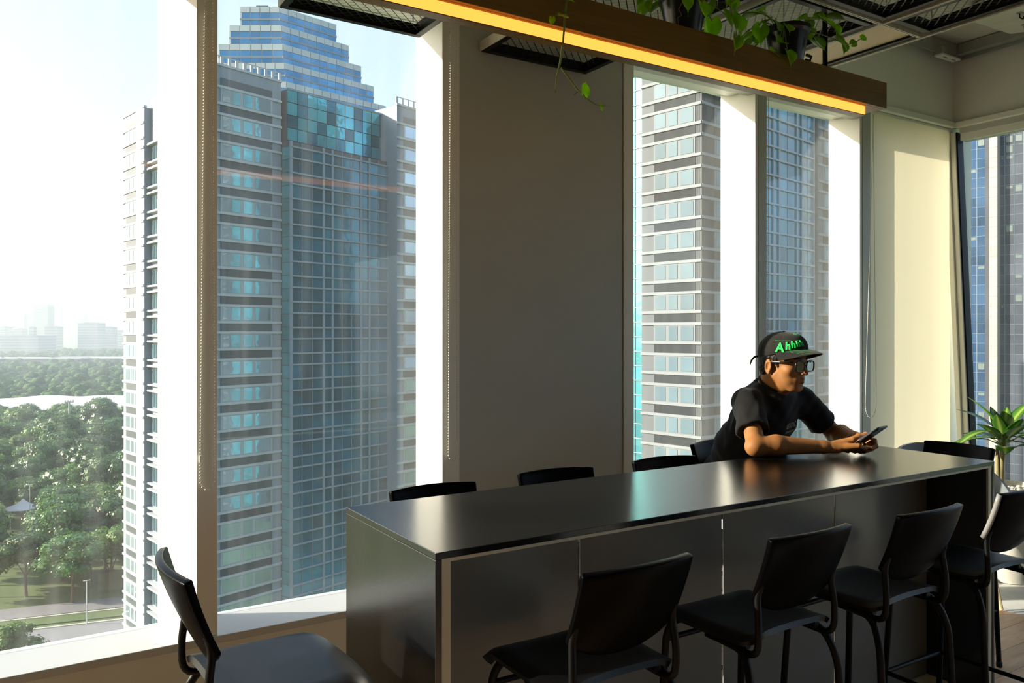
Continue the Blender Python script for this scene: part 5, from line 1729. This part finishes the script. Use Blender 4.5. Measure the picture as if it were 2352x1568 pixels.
# ------------------------------------------------------------------ plants
M_pot = mat('black_nursery_pot', (0.008, 0.008, 0.009), 0.28, spec=0.5)
M_soil = mat('soil', (0.03, 0.022, 0.015), 0.95, bump=0.8, bscale=60)
M_potleaf = leaf_mat('pothos_leaf', (0.22, 0.40, 0.012), (0.52, 0.66, 0.035), 0.68, rough=0.35, scale=14, objvar=0.3)
M_potstem = mat('pothos_stem', (0.20, 0.28, 0.06), 0.5)
M_root = mat('dry_root', (0.14, 0.085, 0.05), 0.9)
def heart(w, l, fold, droop, seg=7):
    """heart-shaped leaf blade along +Y from its stalk, gently folded and drooping"""
    rows = []
    for i in range(seg + 1):
        t = i / seg
        hw = w * 0.5 * (math.sin(PI * min(1, t * 1.15 + 0.16)) ** 0.75) * (1 - t ** 3 * 0.35) if t < 1 else 0.0005
        if t >= 0.97: hw = 0.0006
        row = []
        for u in (-1, -0.5, 0, 0.5, 1):
            back = -0.22 * l * (1 - t) ** 4 * (0.0 if u == 0 else 1)
            row.append((u * hw, t * l + back, fold * abs(u) * hw - droop * l * t * t))
        rows.append(row)
    return rows
leaf_variants = []
for i in range(5):
    rows = heart(0.052 + 0.008 * (i % 3), 0.062 + 0.006 * (i % 2), 0.25 + 0.1 * i % 0.4, 0.15 + 0.1 * (i % 3))
    me = MB().grid(rows, 0.0006).mesh('pothos_blade', smooth=True)
    me.materials.append(M_potleaf)
    leaf_variants.append(me)
def put_leaf(parent, pos, direction, up, s, k):
    d = Vector(direction).normalized(); u = Vector(up)
    x = d.cross(u)
    if x.length < 1e-4: x = d.orthogonal()
    x.normalize(); z = x.cross(d)
    M = Matrix((x, d, z)).transposed()
    o = link('leaf', leaf_variants[k % 5], None, parent)
    o.location = pos; o.rotation_euler = M.to_euler(); o.scale = (s, s, s)
    return o
def pot(parent, rt_, rb, h, z0=0.0, rim=0.016):
    prof = [(rb * 0.5, 0.002), (rb, 0), (rb + 0.002, 0.004), (rt_ - 0.006, h - rim * 1.6), (rt_ - 0.004, h - rim * 1.5), (rt_ + 0.003, h - rim), (rt_ + 0.003, h), (rt_ - 0.004, h), (rt_ - 0.008, h - 0.03), (rb * 0.4, h - 0.032)]
    o = MB().lathe([(r, z + z0) for r, z in prof], 30).build('pot', M_pot, parent, smooth=True, angle=35)
    MB().lathe([(0.001, h - 0.022 + z0), (rt_ - 0.009, h - 0.026 + z0)], 20).build('soil', M_soil, o)
    return o
def pothos(name, label, x, y, z, rt_, rb, h, nstem, seed, spread, lo_ang=0, hi_ang=2 * PI):
    t = empty(name, (x, y, z), label=label, cat='potted plant', group='potted vines on the beam')
    pot(t, rt_, rb, h)
    rn = random.Random(seed)
    for i in range(nstem):
        a = lo_ang + (hi_ang - lo_ang) * (i + rn.uniform(0.1, 0.9)) / nstem
        reach = rt_ * rn.uniform(0.6, 1.0) * spread; rise = rn.uniform(0.03, 0.13); fall = rn.choice((0.0, 0.02, 0.06, 0.10))
        p0 = Vector((math.cos(a) * rt_ * 0.3, math.sin(a) * rt_ * 0.3, h - 0.03))
        p1 = p0 + Vector((math.cos(a) * reach * 0.5, math.sin(a) * reach * 0.5, rise))
        p2 = p0 + Vector((math.cos(a) * reach * 1.25, math.sin(a) * reach * 1.25, rise - fall))
        pts = [p0 * (1 - q) ** 2 + p1 * 2 * q * (1 - q) + p2 * q * q for q in [k / 6 for k in range(7)]]
        MB().tube(pts, [0.0022] * 4 + [0.0016] * 3, 6).build('stem', M_potstem, t, smooth=True)
        for q in ((6, 1.15), (4, 0.9)) if rn.random() < 0.6 else ((6, 1.15),):
            pos = pts[q[0]]
            d = (pts[q[0]] - pts[q[0] - 1]).normalized() + Vector((rn.uniform(-.5, .5), rn.uniform(-.5, .5), rn.uniform(-0.7, 0.15)))
            put_leaf(t, pos, d, (0, 0, 1), rn.uniform(0.75, 1.15) * q[1], rn.randrange(5))
    return t
BZ = 2.601
pa = pothos('potted_vine', 'bright green leafy vine in a black pot at the beam end', 2.585, 2.071, BZ, 0.086, 0.047, 0.185, 18, 4, 1.55, R(-60), R(195))
MB().tube([(0.076, -0.03, 0.09), (0.10, -0.035, 0.085), (0.098, -0.03, 0.07), (0.074, -0.028, 0.07)], 0.006, 6).build('pot_lug', M_pot, pa)
# trailing arm of the right pot, drooping to the right
tr_pts = [Vector(q) for q in ((0.05, -0.03, 0.19), (0.10, -0.07, 0.23), (0.155, -0.10, 0.19), (0.19, -0.11, 0.13), (0.235, -0.12, 0.135), (0.285, -0.13, 0.165))]
MB().tube(tr_pts, 0.002, 6).build('stem', M_potstem, pa, smooth=True)
for i, d in ((2, (0.4, -0.3, -1)), (3, (-0.2, -0.4, -1)), (4, (0.5, -0.2, 0.3)), (5, (1, -0.2, 0.35))):
    put_leaf(pa, tr_pts[i], d, (0, -1, 0.4), 0.9 if i < 4 else 0.6, i)
for i, (p_, d) in enumerate((((-0.10, -0.06, 0.10), (-1, -0.4, -0.2)), ((-0.085, -0.07, 0.055), (0.1, -0.5, -1)), ((-0.12, -0.05, 0.15), (-0.7, -0.5, 0.3)), ((-0.09, -0.07, 0.16), (-0.3, -0.6, -0.6)), ((-0.14, -0.06, 0.045), (-1, -0.3, 0.1)))):
    MB().tube([(-0.05, -0.04, 0.18), (-0.09, -0.055, 0.17), p_], 0.0018, 5).build('stem', M_potstem, pa)
    put_leaf(pa, p_, d, (0, -0.8, 0.6), 1.0, i + 1)
pb = pothos('potted_vine', 'dark leafy vine in a black pot over the beam middle', 2.030, 2.071, BZ, 0.088, 0.047, 0.185, 17, 9, 1.5, R(-70), R(220))
# leaves and dry roots hanging over the beam front from this pot
for j, (x0, pts) in enumerate(((0.12, [(0.06, -0.05, 0.19), (0.12, -0.115, 0.17), (0.135, -0.125, 0.09), (0.13, -0.122, 0.03)]),
                               (0.0, [(0.05, -0.06, 0.19), (0.10, -0.118, 0.18), (0.105, -0.128, 0.10)]),
                               (0.0, [(-0.04, -0.06, 0.19), (-0.09, -0.11, 0.18), (-0.11, -0.118, 0.12)]),
                               (0.0, [(-0.03, -0.06, 0.19), (-0.04, -0.118, 0.17), (-0.035, -0.124, 0.11)]))):
    MB().tube(pts, 0.002, 5).build('stem', M_potstem, pb, smooth=True)
    for q in range(1, len(pts)):
        put_leaf(pb, pts[q], (0.25 * (-1) ** q, -0.25, -1), (0, -1, 0.2), 1.0, j + q)
for j, pts in enumerate(([(0.13, -0.122, 0.03), (0.128, -0.118, -0.005), (0.118, -0.116, -0.012), (0.135, -0.115, -0.03)],
                         [(0.128, -0.118, -0.005), (0.150, -0.115, 0.02), (0.165, -0.116, 0.055)],
                         [(-0.11, -0.118, 0.12), (-0.135, -0.114, 0.075), (-0.12, -0.113, 0.06), (-0.14, -0.113, 0.045), (-0.13, -0.113, 0.01), (-0.11, -0.113, 0.0)])):
    MB().tube(pts, [0.0022] + [0.0014] * (len(pts) - 1), 5).build('dry_root', M_root, pb)
# long vine trailing from the left over the beam front
tv = empty('trailing_vine', (1.52, 1.975, 2.66), label='long green vine hanging down in front of the glowing strip', cat='vine')
def vine_pt(u, v, Y_):
    a = (u - 1176) / 1835; b = (762 - v) / 1835
    t = Y_ / (FY - a * FX)
    return Vector((t * (FX + a * FY), Y_, CAM_H + t * b)) - Vector(tv.location)
main = [vine_pt(*q) for q in ((1312, -90, 2.09), (1309, -30, 2.0), (1300, 10, 1.962), (1296, 62, 1.958), (1293, 100, 1.958), (1286, 145, 1.96), (1279, 175, 1.96), (1275, 206, 1.96))]
br = [vine_pt(*q) for q in ((1288, 155, 1.96), (1306, 178, 1.955), (1325, 204, 1.95), (1346, 226, 1.945), (1368, 240, 1.945), (1382, 243, 1.945), (1409, 246, 1.945))]
MB().tube(main, [0.0032] * 6 + [0.0024, 0.0012], 7).build('stem', M_potstem, tv, smooth=True)
MB().tube(br, [0.0028, 0.0028, 0.0026, 0.0024, 0.002, 0.0014, 0.0006], 7).build('stem', M_potstem, tv, smooth=True)
lf = put_leaf(tv, vine_pt(1338, 213, 1.945), (0.30, 0.05, 1.0), (0.25, -1, 0.1), 0.82, 0); lf.location = vine_pt(1342, 214, 1.945)
put_leaf(tv, vine_pt(1380, 250, 1.943), (-0.1, 0, 1.0), (0.5, -1, 0), 0.42, 1)
put_leaf(tv, vine_pt(1296, 40, 1.955), (-1.0, -0.1, 0.25), (0.1, -0.5, 1), 0.62, 2)
put_leaf(tv, vine_pt(1268, 42, 1.953), (-0.15, -0.1, -1.0), (-0.6, -1, 0), 0.42, 3)
put_leaf(tv, vine_pt(1303, 0, 1.96), (1.0, -0.2, 0.1), (0, -0.6, 1), 0.5, 4)
for a, b in (((1294, 20), (1280, 32)), ((1280, 32), (1278, 44)), ((1330, 208), (1318, 219)), ((1275, 206), (1277, 213))):
    MB().tube([vine_pt(*a, 1.957), vine_pt(*b, 1.955)], [0.0016, 0.0008], 5).build('dry_root', M_root, tv)

# corner plant: broad striped leaves on a cane in a pale bowl with pebbles
M_bowl = mat('pale_planter', (0.62, 0.60, 0.55), 0.55, var=0.05, vscale=5)
M_cane = mat('cane', (0.25, 0.21, 0.09), 0.7, var=0.3, vscale=20)
M_pebble = mat('pale_pebble', (0.62, 0.58, 0.49), 0.6, objvar=0.25)
M_dleaf = bpy.data.materials.new('striped_leaf')
n, l = nodes_of(M_dleaf)
p = n['Principled BSDF']; p.inputs['Roughness'].default_value = 0.32
uvn = n.new('ShaderNodeAttribute'); uvn.attribute_name = 'across'
crr = n.new('ShaderNodeValToRGB')
els = crr.color_ramp.elements
els[0].position = 0.0; els[0].color = (0.42, 0.52, 0.12, 1)
els[1].position = 1.0; els[1].color = (0.035, 0.13, 0.018, 1)
e_ = crr.color_ramp.elements.new(0.10); e_.color = (0.34, 0.47, 0.09, 1)
e_ = crr.color_ramp.elements.new(0.34); e_.color = (0.09, 0.26, 0.03, 1)
l.new(uvn.outputs['Fac'], crr.inputs[0])
nzd = n.new('ShaderNodeTexNoise'); nzd.inputs['Scale'].default_value = 60
ad = n.new('ShaderNodeMath'); ad.operation = 'MULTIPLY_ADD'; ad.inputs[1].default_value = 0.35; ad.inputs[2].default_value = -0.17
l.new(nzd.outputs['Fac'], ad.inputs[0])
ad2 = n.new('ShaderNodeMath'); ad2.operation = 'ADD'; l.new(uvn.outputs['Fac'], ad2.inputs[0]); l.new(ad.outputs[0], ad2.inputs[1])
l.new(ad2.outputs[0], crr.inputs[0])
l.new(crr.outputs[0], p.inputs['Base Color'])
tld = n.new('ShaderNodeBsdfTranslucent'); l.new(crr.outputs[0], tld.inputs[0])
msd = n.new('ShaderNodeMixShader'); msd.inputs[0].default_value = 0.35
l.new(p.outputs[0], msd.inputs[1]); l.new(tld.outputs[0], msd.inputs[2]); l.new(msd.outputs[0], n['Material Output'].inputs['Surface'])

dp = empty('corner_plant', (5.50, 2.66, 0), label='broad-leaved striped plant in a pale planter by the right window', cat='potted plant')
o = MB().lathe([(0.10, 0.0), (0.13, 0.0), (0.135, 0.03), (0.175, 0.40), (0.195, 0.62), (0.20, 0.66), (0.20, 0.675), (0.187, 0.675), (0.18, 0.64), (0.05, 0.635)], 36).build('planter', M_bowl, dp, smooth=True, angle=35); o.scale = (1, 1, 0.9)
MB().lathe([(0.001, 0.632), (0.182, 0.630)], 24).build('soil', M_soil, o)
peb = MB().lathe([(0.0003, -0.012), (0.011, -0.009), (0.017, 0), (0.012, 0.009), (0.0003, 0.012)], 8).mesh('pebble', smooth=True); peb.materials.append(M_pebble)
rp = random.Random(2)
for k in range(46):
    rr = 0.172 * math.sqrt(rp.random()); a = rp.uniform(0, 6.28)
    b_ = link('pebble', peb, None, o, loc=(rr * math.cos(a), rr * math.sin(a), 0.642 + rp.uniform(0, 0.010)), rot=(rp.uniform(-.3, .3), rp.uniform(-.3, .3), a * 3))
    b_.scale = (rp.uniform(0.8, 1.4), rp.uniform(0.7, 1.1), rp.uniform(0.7, 1.0))
MB().tube([(-0.06, 0.02, 0.62), (-0.055, 0.02, 0.76), (-0.045, 0.015, 0.88), (-0.04, 0.01, 0.95)], [0.017, 0.016, 0.015, 0.012], 10).build('cane', M_cane, dp, smooth=True)
MB().tube([(-0.075, 0.03, 0.62), (-0.078, 0.035, 0.72), (-0.07, 0.04, 0.85)], [0.012, 0.012, 0.010], 8).build('cane', M_cane, dp, smooth=True)
def blade(L, W, bend, name='leaf'):
    ns, nw = 14, 6
    rows = []; acr = []
    for i in range(ns + 1):
        t = i / ns
        hw = W * 0.5 * max(0.02, math.sin(PI * (0.06 + 0.94 * t) ** 0.85) ** 0.8) if t < 0.99 else 0.0008
        if t < 0.12: hw = max(hw * t / 0.12, 0.006)
        row = []
        for j in range(nw + 1):
            u = -1 + 2 * j / nw
            row.append((u * hw, t * L * math.cos(bend * t * 0.5), 0.18 * abs(u) * hw - L * math.sin(bend * t * t) * 0.5))
            acr.append(abs(u))
        rows.append(row)
    mb = MB().grid(rows, 0.0009)
    me = mb.mesh('striped_blade', smooth=True)
    at = me.attributes.new('across', 'FLOAT', 'POINT')
    at.data.foreach_set('value', np.array(acr + acr, np.float32)[:len(me.vertices)])
    me.materials.append(M_dleaf)
    return me
blades = [blade(0.29, 0.125, 0.5), blade(0.32, 0.135, 0.9), blade(0.26, 0.115, 0.25), blade(0.34, 0.105, 1.2)]
leaves = [  # azimuth measured from the camera's right, elevation, size, kind (seen from the room)
    (100, 72, 0.95, 2), (160, 62, 1.0, 0), (50, 66, 0.80, 2), (200, 50, 0.9, 1), (140, 40, 0.95, 0), (15, 40, 1.05, 1),
    (175, 22, 1.0, 3), (188, 12, 0.95, 3), (170, 5, 0.7, 0), (330, 32, 1.05, 1), (350, 14, 1.0, 3), (300, 20, 0.95, 1), (265, 35, 0.9, 2),
    (240, 10, 0.95, 0), (20, 8, 1.0, 3), (60, 20, 1.0, 1), (110, 25, 0.9, 1), (310, -8, 0.9, 3), (345, -10, 0.9, 1), (225, 55, 0.85, 2), (275, 62, 0.8, 0), (5, 60, 0.95, 0)]
for i, (az, el, s, k) in enumerate(leaves):
    a = R(az); e = R(el)
    right = Vector((FY, -FX, 0)); away = Vector((FX, FY, 0))
    d = (right * math.cos(a) + away * math.sin(a)) * math.cos(e) + Vector((0, 0, math.sin(e)))
    base = Vector((-0.045, 0.012, 0.84 + 0.11 * ((i * 7) % 10) / 10))
    x = d.cross(Vector((0, 0, 1))); x.normalize(); z = x.cross(d)
    M = Matrix((x, d, z)).transposed()
    pt = base + d * 0.07
    MB().tube([base, base + d * 0.035, pt + d * 0.01], [0.006, 0.005, 0.004], 6).build('leaf_stalk', M_potstem, dp)
    o = link('leaf', blades[k], None, dp, loc=pt, rot=M.to_euler()); o.scale = (s * 0.9, s * 0.9, s * 0.9)

# tub chair half hidden behind the table end
M_shell = mat('grey_shell', (0.16, 0.18, 0.19), 0.5)
M_cush = mat('pale_cushion', (0.62, 0.63, 0.60), 0.85, bump=0.1, bscale=200)
tc_ = empty('tub_chair', (4.74, 2.60, 0), rz=R(-110), label='grey tub chair with a pale cushion behind the table', cat='chair')
nu, nv = 29, 9
P = np.zeros((nv, nu, 3))
for i in range(nu):
    a = R(-120) + R(240) * i / (nu - 1)
    w_ = math.cos(a * 0.62)
    for j in range(nv):
        v = j / (nv - 1)
        r_ = 0.25 + 0.06 * v
        P[j, i] = (-r_ * math.cos(a), r_ * math.sin(a) * 1.05, 0.36 + (0.16 + 0.385 * max(0, w_) ** 1.2) * v)
MB().grid(P, 0.022).build('shell', M_shell, tc_, smooth=True, angle=60)
MB().lathe([(0.001, 0.34), (0.24, 0.34), (0.26, 0.37), (0.25, 0.44), (0.20, 0.47), (0.001, 0.48)], 28).build('seat', M_cush, tc_, smooth=True)
f_c = Field(); f_c.ellipsoid((0, 0, 0), (0.07, 0.20, 0.20), None, 0.01)
link('cushion', f_c.mesh('cushion', (-.12, -.25, -.25), (.12, .25, .25), 0.014), M_cush, tc_, loc=(-0.17, 0.0, 0.66), rot=(0, R(-12), 0))
for a in (45, 135, 225, 315):
    x, y = math.cos(R(a)), math.sin(R(a))
    MB().tube([(x * 0.17, y * 0.17, 0.345), (x * 0.24, y * 0.24, 0)], [0.016, 0.010], 8).build('leg', M_ply, tc_)
